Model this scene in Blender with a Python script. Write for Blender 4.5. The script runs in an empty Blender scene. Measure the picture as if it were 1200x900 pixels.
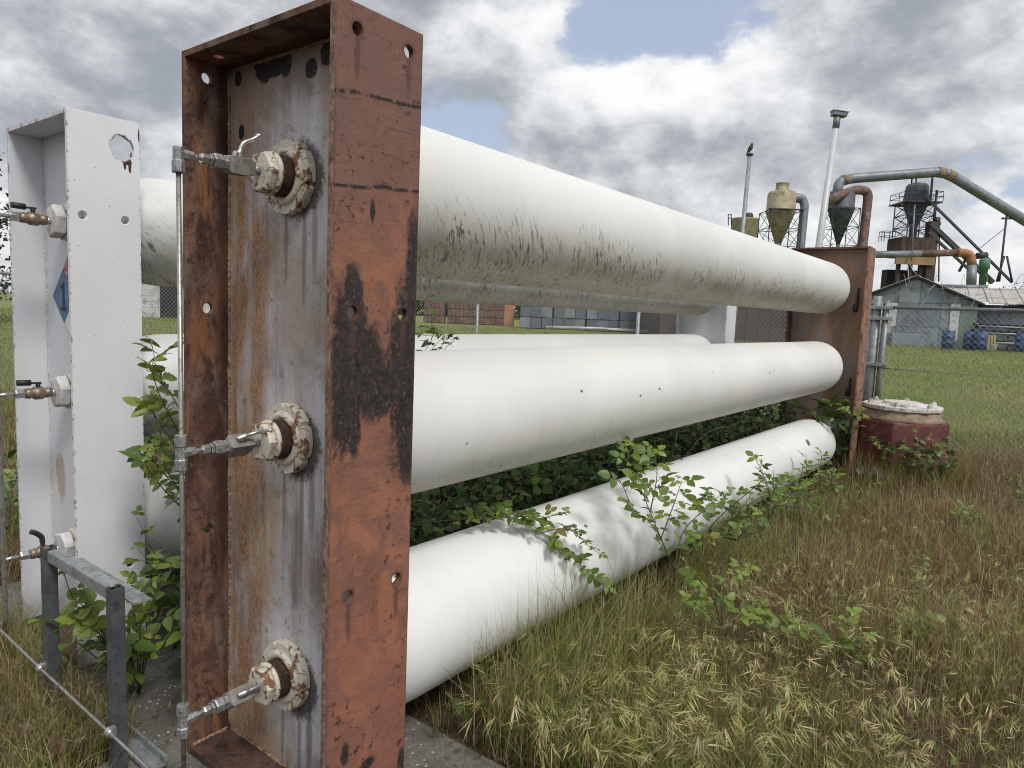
import bpy, bmesh, math, random
import numpy as np
from mathutils import Vector, Matrix, Quaternion
from math import sin, cos, pi, radians, sqrt, atan2
random.seed(7)
rng = np.random.default_rng(11)
S = bpy.context.scene
COL = S.collection

# ------------------------------------------------------------------ camera
FPX = 812.0                                   # focal length in pixels of a 1200 px wide picture
CAM = Vector((0.0, 0.0, 1.72))
ROT = Matrix(((0.60742035, 0.05677713, -0.79234896),
              (-0.79333310, 0.09456312, -0.60139871),
              (0.04078130, 0.99389847, 0.10248274)))
cd = bpy.data.cameras.new('camera')
cam = bpy.data.objects.new('camera', cd)
COL.objects.link(cam)
cam.matrix_world = Matrix.Translation(CAM) @ ROT.to_4x4()
cd.sensor_width = 36.0
cd.lens = FPX / 1200 * 36
cd.clip_start = 0.02
cd.clip_end = 3000
S.camera = cam

# ------------------------------------------------------------------ world: sky with broken cumulus
SUN_EL, SUN_AZ = radians(52), radians(248)    # azimuth of the direction TO the sun, from +X towards +Y
W = bpy.data.worlds.new('World')
S.world = W
W.use_nodes = True
wt = W.node_tree
wt.nodes.clear()


def wn(t, **k):
    n = wt.nodes.new(t)
    for a, b in k.items():
        setattr(n, a, b)
    return n


def wl(a, b):
    wt.links.new(a, b)


def wmath(op, a, b=None, clamp=False):
    n = wn('ShaderNodeMath', operation=op, use_clamp=clamp)
    for i, x in enumerate((a, b)):
        if x is None:
            continue
        if hasattr(x, 'links'):
            wl(x, n.inputs[i])
        else:
            n.inputs[i].default_value = x
    return n.outputs[0]


def wsmooth(v, a, b):
    n = wn('ShaderNodeMapRange', interpolation_type='SMOOTHSTEP')
    wl(v, n.inputs[0])
    n.inputs[1].default_value, n.inputs[2].default_value = a, b
    return n.outputs[0]


def wmix(f, a, b):
    n = wn('ShaderNodeMix', data_type='RGBA')
    wl(f, n.inputs[0]) if hasattr(f, 'links') else setattr(n.inputs[0], 'default_value', f)
    for i, x in ((6, a), (7, b)):
        if hasattr(x, 'links'):
            wl(x, n.inputs[i])
        else:
            n.inputs[i].default_value = (*x, 1)
    return n.outputs[2]


sky = wn('ShaderNodeTexSky', sky_type='NISHITA')
sky.sun_disc = False
sky.sun_elevation = SUN_EL
sky.sun_rotation = pi / 2 - SUN_AZ
sky.dust_density = 2.0
tc = wn('ShaderNodeTexCoord')


def cloud_noise(loc, scale, detail, rough, dist):
    mp = wn('ShaderNodeMapping')
    mp.inputs['Location'].default_value = loc
    mp.inputs['Scale'].default_value = (1, 1, 1.7)
    wl(tc.outputs['Generated'], mp.inputs['Vector'])
    n = wn('ShaderNodeTexNoise')
    n.inputs['Scale'].default_value = scale
    n.inputs['Detail'].default_value = detail
    n.inputs['Roughness'].default_value = rough
    n.inputs['Distortion'].default_value = dist
    wl(mp.outputs[0], n.inputs['Vector'])
    return n.outputs['Fac']


CL = Vector((12.27, 5.48, 9.2))
n0 = cloud_noise(CL, 2.7, 10, 0.52, 0.1)
n1 = cloud_noise(CL + Vector((0.0, 0.0, 0.11)), 2.7, 6, 0.5, 0.1)        # the same cloud a little higher up
nb = cloud_noise(CL + Vector((4.0, 2.0, 1.0)), 1.3, 4, 0.5, 0.2)         # broad light and dark banks
nf = cloud_noise(CL + Vector((1.0, 7.0, 2.0)), 9.0, 9, 0.60, 0.15)       # small billows
mask = wsmooth(wmath('ADD', n0, wmath('MULTIPLY', nf, 0.18)), 0.458, 0.516)
up = wmath('SUBTRACT', n0, n1)
shade = wmath('ADD', wmath('MULTIPLY', up, 4.6), wmath('MULTIPLY', wmath('SUBTRACT', nb, 0.5), 2.6))
thick = wmath('ADD', wmath('MULTIPLY', wmath('SUBTRACT', n0, 0.5), 1.8), wmath('MULTIPLY', wmath('SUBTRACT', nf, 0.5), -2.2))
shade = wsmooth(wmath('ADD', wmath('SUBTRACT', shade, thick), 0.60), -0.28, 1.22)
cloud = wmix(shade, (2.95, 3.2, 3.6), (8.3, 8.4, 8.5))
skyb = wmix(0.6, sky.outputs[0], (5.0, 5.6, 7.0))
wcol = wmix(mask, skyb, cloud)
bg = wn('ShaderNodeBackground')
bg.inputs['Strength'].default_value = 0.1
wl(wcol, bg.inputs['Color'])
wo = wn('ShaderNodeOutputWorld')
wl(bg.outputs[0], wo.inputs[0])

# ------------------------------------------------------------------ sun behind thin cloud
sd = bpy.data.lights.new('sun', 'SUN')
sd.energy = 2.0
sd.angle = radians(15)
sd.color = (1.0, 0.96, 0.9)
sun = bpy.data.objects.new('sun', sd)
COL.objects.link(sun)
tosun = Vector((cos(SUN_EL) * cos(SUN_AZ), cos(SUN_EL) * sin(SUN_AZ), sin(SUN_EL)))
sun.rotation_euler = tosun.to_track_quat('Z', 'Y').to_euler()
vs = S.view_settings
vs.view_transform = 'Standard'
vs.look = 'None'
vs.exposure = 0.24
vs.gamma = 1.0
vs.use_curve_mapping = False
S.cycles.filter_width = 1.0
S.cycles.max_bounces = 6
S.cycles.transparent_max_bounces = 8


# ------------------------------------------------------------------ measuring helpers
def ray(px, py):
    return ROT @ Vector((px - 600, 450 - py, -FPX))


def at(px, py, d):
    """world point seen at a picture position, d metres in front of the camera"""
    return CAM + ray(px, py) * (d / FPX)


def on(px, py, axis, val):
    """world point on the plane axis = val"""
    r = ray(px, py)
    return CAM + r * ((val - CAM[axis]) / r[axis])


FWD = Vector((0.7965, 0.6046))


def gz(x, y):
    """height of the ground: level round the racks, rising gently to the yard beyond the fence"""
    t = np.clip((FWD.x * np.asarray(x, float) + FWD.y * np.asarray(y, float) - 10.0) / 27.0, 0, 1)
    return 0.87 * t * t * (3 - 2 * t) * 0.35 + 0.87 * t * 0.65


# ------------------------------------------------------------------ materials
class T:
    def __init__(s, name):
        s.mat = bpy.data.materials.new(name)
        s.mat.use_nodes = True
        s.t = s.mat.node_tree
        s.t.nodes.clear()
        s._obj = None

    def n(s, t, **k):
        n = s.t.nodes.new(t)
        for a, b in k.items():
            setattr(n, a, b)
        return n

    def put(s, x, sock):
        if hasattr(x, 'links'):
            s.t.links.new(x, sock)
        elif isinstance(x, (tuple, list, Vector)):
            sock.default_value = (*x, 1) if (sock.type == 'RGBA' and len(x) == 3) else tuple(x)
        else:
            sock.default_value = x

    def obj(s):
        if s._obj is None:
            s._obj = s.n('ShaderNodeTexCoord').outputs['Object']
        return s._obj

    def xyz(s, v=None):
        n = s.n('ShaderNodeSeparateXYZ')
        s.put(v or s.obj(), n.inputs[0])
        return n.outputs

    def map(s, scale=(1, 1, 1), loc=(0, 0, 0), rot=(0, 0, 0), v=None):
        n = s.n('ShaderNodeMapping')
        s.put(v or s.obj(), n.inputs[0])
        n.inputs['Scale'].default_value = scale
        n.inputs['Location'].default_value = loc
        n.inputs['Rotation'].default_value = rot
        return n.outputs[0]

    def noise(s, scale, detail=4, rough=0.55, dist=0.0, v=None, stretch=None, loc=(0, 0, 0), rot=(0, 0, 0)):
        n = s.n('ShaderNodeTexNoise')
        if stretch or loc != (0, 0, 0):
            v = s.map(stretch or (1, 1, 1), loc, rot, v)
        s.put(v or s.obj(), n.inputs['Vector'])
        n.inputs['Scale'].default_value = scale
        n.inputs['Detail'].default_value = detail
        n.inputs['Roughness'].default_value = rough
        n.inputs['Distortion'].default_value = dist
        return n.outputs['Fac']

    def m(s, op, a, b=None, clamp=False):
        n = s.n('ShaderNodeMath', operation=op, use_clamp=clamp)
        s.put(a, n.inputs[0])
        if b is not None:
            s.put(b, n.inputs[1])
        return n.outputs[0]

    def mr(s, v, a, b, c=0.0, d=1.0):
        n = s.n('ShaderNodeMapRange', interpolation_type='SMOOTHSTEP')
        s.put(v, n.inputs[0])
        for i, x in enumerate((a, b, c, d)):
            s.put(x, n.inputs[i + 1])
        return n.outputs[0]

    def mix(s, f, a, b):
        n = s.n('ShaderNodeMix', data_type='RGBA')
        s.put(f, n.inputs[0])
        s.put(a, n.inputs[6])
        s.put(b, n.inputs[7])
        return n.outputs[2]

    def blobs(s, items, wob, amp=0.5, soft=0.25):
        """union of ragged spots: items are (centre, radii) in object space"""
        out = None
        for c, r in items:
            v = s.map(tuple(1 / q for q in r), tuple(-a / q for a, q in zip(c, r)))
            n = s.n('ShaderNodeVectorMath', operation='LENGTH')
            s.put(v, n.inputs[0])
            d = s.m('ADD', n.outputs['Value'], s.m('MULTIPLY', s.m('SUBTRACT', wob, 0.5), amp * 2))
            k = s.mr(d, 1.0 + soft / 2, 1.0 - soft / 2)
            out = k if out is None else s.m('MAXIMUM', out, k)
        return out

    def bump(s, h, strength=0.3, dist=0.01):
        n = s.n('ShaderNodeBump')
        n.inputs['Strength'].default_value = strength
        n.inputs['Distance'].default_value = dist
        s.put(h, n.inputs['Height'])
        return n.outputs[0]

    def attr(s, name):
        n = s.n('ShaderNodeAttribute', attribute_name=name)
        return n.outputs['Color']

    def rand(s):
        return s.n('ShaderNodeObjectInfo').outputs['Random']

    def out(s, col, rough=0.7, metal=0.0, bump=None, spec=0.5, trans=0.0, tcol=None):
        p = s.n('ShaderNodeBsdfPrincipled')
        s.put(col, p.inputs['Base Color'])
        s.put(rough, p.inputs['Roughness'])
        s.put(metal, p.inputs['Metallic'])
        p.inputs['Specular IOR Level'].default_value = spec
        if bump is not None:
            s.put(bump, p.inputs['Normal'])
        o = s.n('ShaderNodeOutputMaterial')
        sh = p.outputs[0]
        if trans:
            tr = s.n('ShaderNodeBsdfTranslucent')
            s.put(tcol if tcol is not None else col, tr.inputs[0])
            mx = s.n('ShaderNodeMixShader')
            mx.inputs[0].default_value = trans
            s.t.links.new(sh, mx.inputs[1])
            s.t.links.new(tr.outputs[0], mx.inputs[2])
            sh = mx.outputs[0]
        s.t.links.new(sh, o.inputs[0])
        return s.mat


def plain(name, col, rough=0.7, metal=0.0, var=0.25, scale=6.0, dirt=None, dirt_amt=0.5, bump=0.15, bscale=60.0, stretch=None):
    """painted or weathered surface: mottled colour, optional dirt, fine relief"""
    t = T(name)
    a = t.noise(scale, 6, 0.6, 0.3, stretch=stretch)
    c = t.mix(t.mr(a, 0.3, 0.7), tuple(x * (1 - var) for x in col), tuple(min(1, x * (1 + var)) for x in col))
    if dirt:
        b = t.noise(scale * 2.3, 8, 0.68, 0.5, stretch=stretch, loc=(3.1, 7.7, 1.3))
        c = t.mix(t.mr(b, 0.62 - 0.25 * dirt_amt, 0.75 - 0.2 * dirt_amt), c, dirt)
    h = t.noise(bscale, 4, 0.6)
    return t.out(c, rough, metal, t.bump(h, bump, 0.005))


# ------------------------------------------------------------------ mesh builder
class MB:
    def __init__(s):
        s.v, s.f, s.sm, s.mi = [], [], [], []
        s.cur = 0

    def add(s, vs, fs, smooth=False):
        o = len(s.v)
        s.v.extend(tuple(v) for v in vs)
        for f in fs:
            s.f.append(tuple(i + o for i in f))
            s.sm.append(smooth)
            s.mi.append(s.cur)
        return s

    def box(s, lo, hi, M=None):
        x0, y0, z0 = lo
        x1, y1, z1 = hi
        vs = [Vector(p) for p in ((x0, y0, z0), (x1, y0, z0), (x1, y1, z0), (x0, y1, z0),
                                  (x0, y0, z1), (x1, y0, z1), (x1, y1, z1), (x0, y1, z1))]
        if M is not None:
            vs = [M @ v for v in vs]
        return s.add(vs, [(3, 2, 1, 0), (4, 5, 6, 7), (0, 1, 5, 4), (1, 2, 6, 5), (2, 3, 7, 6), (3, 0, 4, 7)])

    def tube(s, pts, r, n=10, caps=True, smooth=True):
        """tube along points; r a number or one per point"""
        pts = [Vector(p) for p in pts]
        rs = r if isinstance(r, (list, tuple)) else [r] * len(pts)
        vs, fs = [], []
        ref = None
        for i, p in enumerate(pts):
            d = (pts[min(i + 1, len(pts) - 1)] - pts[max(i - 1, 0)]).normalized()
            if ref is None:
                ref = d.orthogonal().normalized()
            ref = (ref - d * ref.dot(d)).normalized()
            b = d.cross(ref)
            for k in range(n):
                a = 2 * pi * k / n
                vs.append(p + (ref * cos(a) + b * sin(a)) * rs[i])
        for i in range(len(pts) - 1):
            for k in range(n):
                fs.append((i * n + k, i * n + (k + 1) % n, (i + 1) * n + (k + 1) % n, (i + 1) * n + k))
        s.add(vs, fs, smooth)
        if caps:
            o = len(s.v) - len(vs)
            s.f.append(tuple(o + k for k in reversed(range(n))))
            s.f.append(tuple(o + (len(pts) - 1) * n + k for k in range(n)))
            s.sm += [False, False]
            s.mi += [s.cur, s.cur]
        return s

    def lathe(s, prof, origin, axis=(0, 0, 1), n=24, smooth=True):
        """profile of (distance along axis, radius)"""
        axis = Vector(axis).normalized()
        return s.tube([Vector(origin) + axis * (h + 1e-5 * i) for i, (h, r) in enumerate(prof)], [max(r, 1e-4) for h, r in prof], n, True, smooth) \
            if all(prof[i + 1][0] > prof[i][0] for i in range(len(prof) - 1)) else s._lathe2(prof, origin, axis, n, smooth)

    def _lathe2(s, prof, origin, axis, n, smooth):
        o = Vector(origin)
        a = axis.orthogonal().normalized()
        b = axis.cross(a)
        vs, fs = [], []
        for h, r in prof:
            for k in range(n):
                t = 2 * pi * k / n
                vs.append(o + axis * h + (a * cos(t) + b * sin(t)) * max(r, 1e-4))
        for i in range(len(prof) - 1):
            for k in range(n):
                fs.append((i * n + k, i * n + (k + 1) % n, (i + 1) * n + (k + 1) % n, (i + 1) * n + k))
        return s.add(vs, fs, smooth)

    def bar(s, a, b, w, h=None, up=(0, 0, 1)):
        """rectangular bar from a to b"""
        a, b = Vector(a), Vector(b)
        h = h or w
        d = (b - a).normalized()
        u = Vector(up)
        if abs(d.dot(u)) > 0.98:
            u = Vector((1, 0, 0))
        x = d.cross(u).normalized()
        z = x.cross(d)
        M = Matrix((x, d, z)).transposed().to_4x4()
        M.translation = a
        return s.box((-w / 2, 0, -h / 2), (w / 2, (b - a).length, h / 2), M)

    def prism(s, poly, d):
        """polygon (list of points) pushed along vector d"""
        n = len(poly)
        d = Vector(d)
        vs = [Vector(p) for p in poly] + [Vector(p) + d for p in poly]
        return s.add(vs, [tuple(reversed(range(n))), tuple(range(n, 2 * n))] + [(i, (i + 1) % n, n + (i + 1) % n, n + i) for i in range(n)])

    def mesh(s, name, mats, off=(0, 0, 0)):
        me = bpy.data.meshes.new(name)
        ox, oy, oz = off
        me.from_pydata([(a - ox, b - oy, c - oz) for a, b, c in s.v], [], s.f)
        for m in (mats if isinstance(mats, (list, tuple)) else [mats]):
            me.materials.append(m)
        me.polygons.foreach_set('use_smooth', s.sm)
        if any(s.mi):
            me.polygons.foreach_set('material_index', s.mi)
        bm = bmesh.new()
        bm.from_mesh(me)
        bmesh.ops.recalc_face_normals(bm, faces=bm.faces)
        bm.to_mesh(me)
        bm.free()
        return me

    def build(s, name, mat, parent=None, cut=None, bevel=0, origin=None):
        off = Vector(origin) if origin is not None else (world_loc(parent) if parent else Vector((0, 0, 0)))
        me = s.mesh(name, mat, off)
        if cut is not None:
            a = bpy.data.objects.new('tmp_a', me)
            c = bpy.data.objects.new('tmp_b', cut.mesh('tmp', mat, off))
            COL.objects.link(a)
            COL.objects.link(c)
            md = a.modifiers.new('cut', 'BOOLEAN')
            md.object = c
            md.solver = 'EXACT'
            md.operation = 'DIFFERENCE'
            bpy.context.view_layer.update()
            dg = bpy.context.evaluated_depsgraph_get()
            m2 = bpy.data.meshes.new_from_object(a.evaluated_get(dg))
            bpy.data.objects.remove(a)
            bpy.data.objects.remove(c)
            me = m2
            me.name = name
        o = bpy.data.objects.new(name, me)
        COL.objects.link(o)
        if parent:
            o.parent = parent
            if origin is not None:
                o.location = off - world_loc(parent)
        else:
            o.location = off
        if bevel:
            b = o.modifiers.new('bevel', 'BEVEL')
            b.width = bevel
            b.segments = 2
            b.limit_method = 'ANGLE'
            b.angle_limit = radians(40)
        return o


def world_loc(o):
    v = Vector(o.location)
    while o.parent:
        o = o.parent
        v += Vector(o.location)
    return v


def tag(o, label=None, cat=None, group=None, kind=None):
    if label:
        o['label'] = label
    if cat:
        o['category'] = cat
    if group:
        o['group'] = group
    if kind:
        o['kind'] = kind
    return o


def thing(name, loc, label, cat, group=None):
    o = bpy.data.objects.new(name, None)
    o.empty_display_size = 0.2
    COL.objects.link(o)
    o.location = loc
    return tag(o, label, cat, group)


def arc(p0, p1, p2, n=8):
    """quadratic curve through control point p1"""
    p0, p1, p2 = Vector(p0), Vector(p1), Vector(p2)
    return [p0.lerp(p1, i / n).lerp(p1.lerp(p2, i / n), i / n) for i in range(n + 1)]


def smooth_path(pts, sub=6):
    """Catmull-Rom through points"""
    P = [Vector(p) for p in pts]
    P = [P[0] * 2 - P[1]] + P + [P[-1] * 2 - P[-2]]
    out = []
    for i in range(1, len(P) - 2):
        a, b, c, d = P[i - 1:i + 3]
        for k in range(sub):
            t = k / sub
            out.append(0.5 * ((2 * b) + (c - a) * t + (2 * a - 5 * b + 4 * c - d) * t * t + (3 * b - a - 3 * c + d) * t ** 3))
    out.append(P[-2])
    return out


def fillet(pts, r, n=6):
    """polyline with rounded corners"""
    P = [Vector(p) for p in pts]
    out = [P[0]]
    for i in range(1, len(P) - 1):
        a = (P[i - 1] - P[i])
        b = (P[i + 1] - P[i])
        k = min(r, a.length * 0.49, b.length * 0.49)
        out += arc(P[i] + a.normalized() * k, P[i], P[i] + b.normalized() * k, n)
    return out + [P[-1]]

# ================================================================== materials of the racks
BX0, BX1, BY0, BY1, BH = 1.265, 1.605, 1.62, 2.45, 2.57     # near rusty end frame
BC = Vector(((BX0 + BX1) / 2, (BY0 + BY1) / 2, 0.0))
WEBX = 1.43


def mat_red_flange():
    t = T('red_oxide_flange')
    x, y, z = t.xyz()
    big = t.noise(3.2, 6, 0.6, 0.4)
    fine = t.noise(38, 8, 0.7, 0.2)
    brush = t.noise(90, 5, 0.6, stretch=(0.12, 1, 1))
    c = t.mix(t.mr(big, 0.3, 0.7), (0.190, 0.088, 0.062), (0.300, 0.130, 0.082))
    c = t.mix(t.mr(t.noise(5, 6, 0.65, 0.8, loc=(2, 5, 9)), 0.48, 0.60, 0, 0.65), c, (0.350, 0.150, 0.082))
    c = t.mix(t.mr(t.noise(9, 8, 0.7, 0.6, loc=(6, 5, 2)), 0.48, 0.60, 0, 0.6), c, (0.165, 0.085, 0.072))
    low = t.mr(z, 0.95, 0.35)
    c = t.mix(t.m('MULTIPLY', low, t.mr(t.noise(4, 6, 0.6, 0.5, loc=(1, 9, 2)), 0.4, 0.6, 0.2, 0.7)), c, (0.205, 0.078, 0.062))
    # greyer upper third, weathered
    c = t.mix(t.m('MULTIPLY', t.mr(z, 1.75, 2.25), t.mr(big, 0.35, 0.65, 0.35, 0.9)), c, (0.165, 0.095, 0.080))
    c = t.mix(t.m('MULTIPLY', t.mr(brush, 0.57, 0.68, 0, 0.5), t.mr(t.noise(3.5, 5, 0.6, 0.5, loc=(3, 8, 5)), 0.42, 0.58, 0.1, 1.0)), c, (0.075, 0.045, 0.04))
    specks = t.m('MULTIPLY', t.mr(fine, 0.565, 0.615), t.mr(t.noise(4.5, 6, 0.65, 0.8, loc=(8, 1, 5)), 0.46, 0.60, 0.08, 1.0))
    c = t.mix(t.m('MULTIPLY', specks, 0.8), c, (0.022, 0.016, 0.015))
    # thin dark scratch lines running across the flange
    for zz, sl in ((2.335, -0.12), (2.075, -0.10)):
        ln = t.m('ABSOLUTE', t.m('ADD', t.m('SUBTRACT', z, zz), t.m('ADD', t.m('MULTIPLY', x, sl), t.m('MULTIPLY', t.m('SUBTRACT', big, 0.5), 0.05))))
        c = t.mix(t.m('MULTIPLY', t.mr(ln, 0.009, 0.002), t.mr(fine, 0.38, 0.5)), c, (0.03, 0.022, 0.02))
    # burnt black paint remains, ragged
    items = []
    for px, py, rx, ry in ((414, 343, 12, 30), (484, 320, 10, 85), (474, 435, 22, 115), (401, 440, 16, 95), (430, 435, 24, 60), (450, 450, 20, 40), (420, 390, 12, 40),
                           (415, 490, 9, 52), (478, 525, 11, 45), (437, 245, 3, 13), (472, 892, 7, 20), (404, 885, 5, 14), (430, 895, 9, 8)):
        p = on(px, py, 1, BY0) - BC
        k = (on(px + 10, py, 1, BY0) - on(px, py, 1, BY0)).x / 10
        items.append(((p.x, -0.415, p.z), (rx * k, 0.5, ry * 0.0028)))
    wob = t.m('ADD', t.m('MULTIPLY', t.noise(11, 9, 0.74, 1.0, loc=(1, 1, 3)), 0.65), t.m('MULTIPLY', t.noise(55, 8, 0.75, 0.3, stretch=(1, 1, 0.45)), 0.42))
    bl = t.blobs(items, wob, 1.15, 0.5)
    bl = t.m('MULTIPLY', bl, t.mr(t.noise(75, 7, 0.75, stretch=(1, 1, 0.7)), 0.30, 0.47, 0.12, 1.0))
    c = t.mix(bl, c, t.mix(t.mr(fine, 0.3, 0.7), (0.017, 0.015, 0.016), (0.045, 0.036, 0.035)))
    drips = []
    for hx in (1.346, 1.546):
        for hz_ in (2.50, 1.70, 0.83):
            drips += [((hx - BC.x, -0.415, hz_ - 0.07), (0.010, 0.5, 0.07)), ((hx - BC.x, -0.415, hz_), (0.027, 0.5, 0.027))]
    c = t.mix(t.m('MULTIPLY', t.blobs(drips, t.noise(50, 7, 0.7, stretch=(1, 1, 0.3)), 0.8, 0.7), 0.65), c, (0.085, 0.042, 0.032))
    # worn brown edges
    edge = t.m('MAXIMUM', t.mr(x, -0.155, -0.168), t.mr(x, 0.16, 0.17))
    c = t.mix(t.m('MULTIPLY', edge, t.mr(t.noise(22, 6, 0.7), 0.35, 0.6)), c, (0.11, 0.062, 0.045))
    c = t.mix(t.mr(x, -0.1685, -0.1695), c, t.mix(t.mr(fine, 0.35, 0.65), (0.10, 0.055, 0.04), (0.30, 0.20, 0.14)))
    h = t.m('ADD', t.m('MULTIPLY', fine, 0.7), t.m('MULTIPLY', brush, 0.6))
    return t.out(c, t.mr(bl, 0, 1, 0.72, 0.6), 0.0, t.bump(h, 0.35, 0.004), 0.3)


def mat_brown_flange(name='rusty_brown_plate', dark=1.0):
    t = T(name)
    x, y, z = t.xyz()
    a = t.noise(6, 9, 0.7, 0.9, stretch=(1, 1, 0.55))
    b = t.noise(26, 9, 0.75, 0.3)
    q = lambda c: tuple(v * dark for v in c)
    c = t.mix(t.mr(a, 0.40, 0.60), q((0.052, 0.028, 0.023)), q((0.185, 0.105, 0.075)))
    c = t.mix(t.mr(t.noise(12, 9, 0.75, 0.8, loc=(1, 1, 8)), 0.50, 0.60, 0, 0.8), c, q((0.095, 0.044, 0.030)))
    c = t.mix(t.mr(t.noise(7, 6, 0.6, 0.5, stretch=(1, 1, 0.25), loc=(4, 2, 1)), 0.50, 0.66, 0, 0.8), c, q((0.215, 0.165, 0.140)))
    c = t.mix(t.mr(b, 0.54, 0.62, 0, 0.8), c, q((0.030, 0.017, 0.014)))
    c = t.mix(t.mr(t.noise(48, 6, 0.7, loc=(9, 9, 9)), 0.60, 0.66, 0, 0.6), c, q((0.30, 0.15, 0.075)))
    c = t.mix(t.mr(t.noise(9, 8, 0.7, 0.5, stretch=(1, 1, 0.3), loc=(2, 7, 5)), 0.52, 0.62, 0, 0.75), c, q((0.27, 0.125, 0.062)))
    # darker run beside the web
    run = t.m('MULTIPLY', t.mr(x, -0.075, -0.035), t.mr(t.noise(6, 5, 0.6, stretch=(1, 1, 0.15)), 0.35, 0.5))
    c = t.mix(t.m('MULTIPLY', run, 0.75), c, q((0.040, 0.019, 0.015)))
    return t.out(c, 0.78, 0.0, t.bump(t.m('ADD', a, b), 0.35, 0.004), 0.25)


def mat_web():
    t = T('grey_weathered_web')
    x, y, z = t.xyz()
    st = t.noise(9, 7, 0.62, 0.25, stretch=(1, 1.3, 0.10))
    st2 = t.noise(24, 6, 0.65, 0.2, stretch=(1, 1.2, 0.06), loc=(5, 1, 2))
    cl = t.noise(4.2, 6, 0.6, 0.7, stretch=(1, 1, 0.6), loc=(1, 8, 2))
    fine = t.noise(70, 7, 0.7)
    c = t.mix(t.mr(st, 0.38, 0.62), (0.205, 0.165, 0.162), (0.400, 0.365, 0.365))
    c = t.mix(t.mr(cl, 0.44, 0.60, 0, 0.7), c, (0.44, 0.425, 0.45))
    c = t.mix(t.mr(t.noise(3.0, 6, 0.6, 0.6, loc=(7, 3, 3)), 0.42, 0.56, 0, 0.85), c, (0.37, 0.305, 0.235))
    c = t.mix(t.mr(t.noise(2.2, 5, 0.6, 0.6, loc=(2, 3, 9)), 0.52, 0.66, 0, 0.6), c, (0.24, 0.19, 0.18))
    # purple brown bands near the right flange
    pb = t.m('MULTIPLY', t.mr(y, -0.09, -0.2), t.mr(t.noise(14, 4, 0.5, stretch=(1, 1, 0.05), loc=(3, 3, 3)), 0.45, 0.58))
    c = t.mix(t.m('MULTIPLY', pb, 0.55), c, (0.135, 0.085, 0.10))
    c = t.mix(t.mr(st2, 0.58, 0.75, 0, 0.55), c, (0.11, 0.085, 0.085))
    # orange rust runs towards the left flange
    rz = t.m('MULTIPLY', t.mr(y, 0.02, 0.22), t.mr(y, 0.40, 0.355))
    rs = t.m('MULTIPLY', rz, t.mr(t.noise(11, 7, 0.68, 0.4, stretch=(1, 1.2, 0.22), loc=(2, 2, 8)), 0.38, 0.56))
    c = t.mix(t.m('MULTIPLY', rs, 0.95), c, t.mix(t.mr(fine, 0.35, 0.65), (0.20, 0.10, 0.055), (0.42, 0.245, 0.13)))
    rt = t.m('MULTIPLY', t.mr(t.m('ADD', z, t.m('MULTIPLY', st, 0.5)), 2.42, 2.78), 0.75)
    c = t.mix(rt, c, t.mix(cl, (0.17, 0.13, 0.10), (0.37, 0.285, 0.22)))
    # pale haze of overspray round the fittings and the black rust stain ringing them
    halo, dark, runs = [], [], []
    for zz in TZ:
        halo += [((0, 0.0 - 0.03, zz + 0.03), (0.5, 0.21, 0.23)), ((0, -0.12, zz - 0.02), (0.5, 0.09, 0.30))]
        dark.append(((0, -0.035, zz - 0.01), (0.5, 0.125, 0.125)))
        runs += [((0, -0.06, zz - 0.25), (0.5, 0.012, 0.17)), ((0, -0.115, zz - 0.2), (0.5, 0.016, 0.13)), ((0, 0.04, zz - 0.22), (0.5, 0.010, 0.13))]
    wob = t.noise(12, 6, 0.65, 0.5)
    hm = t.blobs(halo, wob, 0.7, 0.8)
    c = t.mix(t.m('MULTIPLY', hm, t.mr(st, 0.3, 0.65, 0.25, 0.85)), c, (0.60, 0.60, 0.65))
    c = t.mix(t.m('MULTIPLY', t.blobs(runs, wob, 0.5, 0.8), 0.6), c, (0.14, 0.115, 0.095))
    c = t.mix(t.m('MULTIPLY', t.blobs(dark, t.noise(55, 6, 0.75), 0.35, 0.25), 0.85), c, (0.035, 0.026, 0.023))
    # black spots under the top plate
    spots = []
    for px, py, rx, ry in ((279, 92, 5, 9), (308, 84, 9, 10), (322, 79, 15, 11), (335, 74, 7, 15), (310, 92, 6, 6), (365, 80, 7, 11), (383, 62, 7, 13),
                           (283, 155, 4, 9), (301, 77, 4, 5)):
        p = on(px, py, 0, WEBX) - BC
        spots.append(((p.x, p.y, p.z), (0.5, rx * 0.0046, ry * 0.0029)))
    c = t.mix(t.blobs(spots, t.noise(30, 4, 0.6), 0.22, 0.18), c, (0.016, 0.014, 0.014))
    c = t.mix(t.mr(fine, 0.56, 0.68, 0, 0.5), c, (0.11, 0.08, 0.07))
    c = t.mix(t.mr(t.noise(13, 9, 0.75, 0.5, loc=(6, 6, 1)), 0.55, 0.66, 0, 0.55), c, (0.17, 0.115, 0.085))
    return t.out(c, 0.62, 0.0, t.bump(t.m('ADD', fine, st2), 0.25, 0.003), 0.35)


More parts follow.
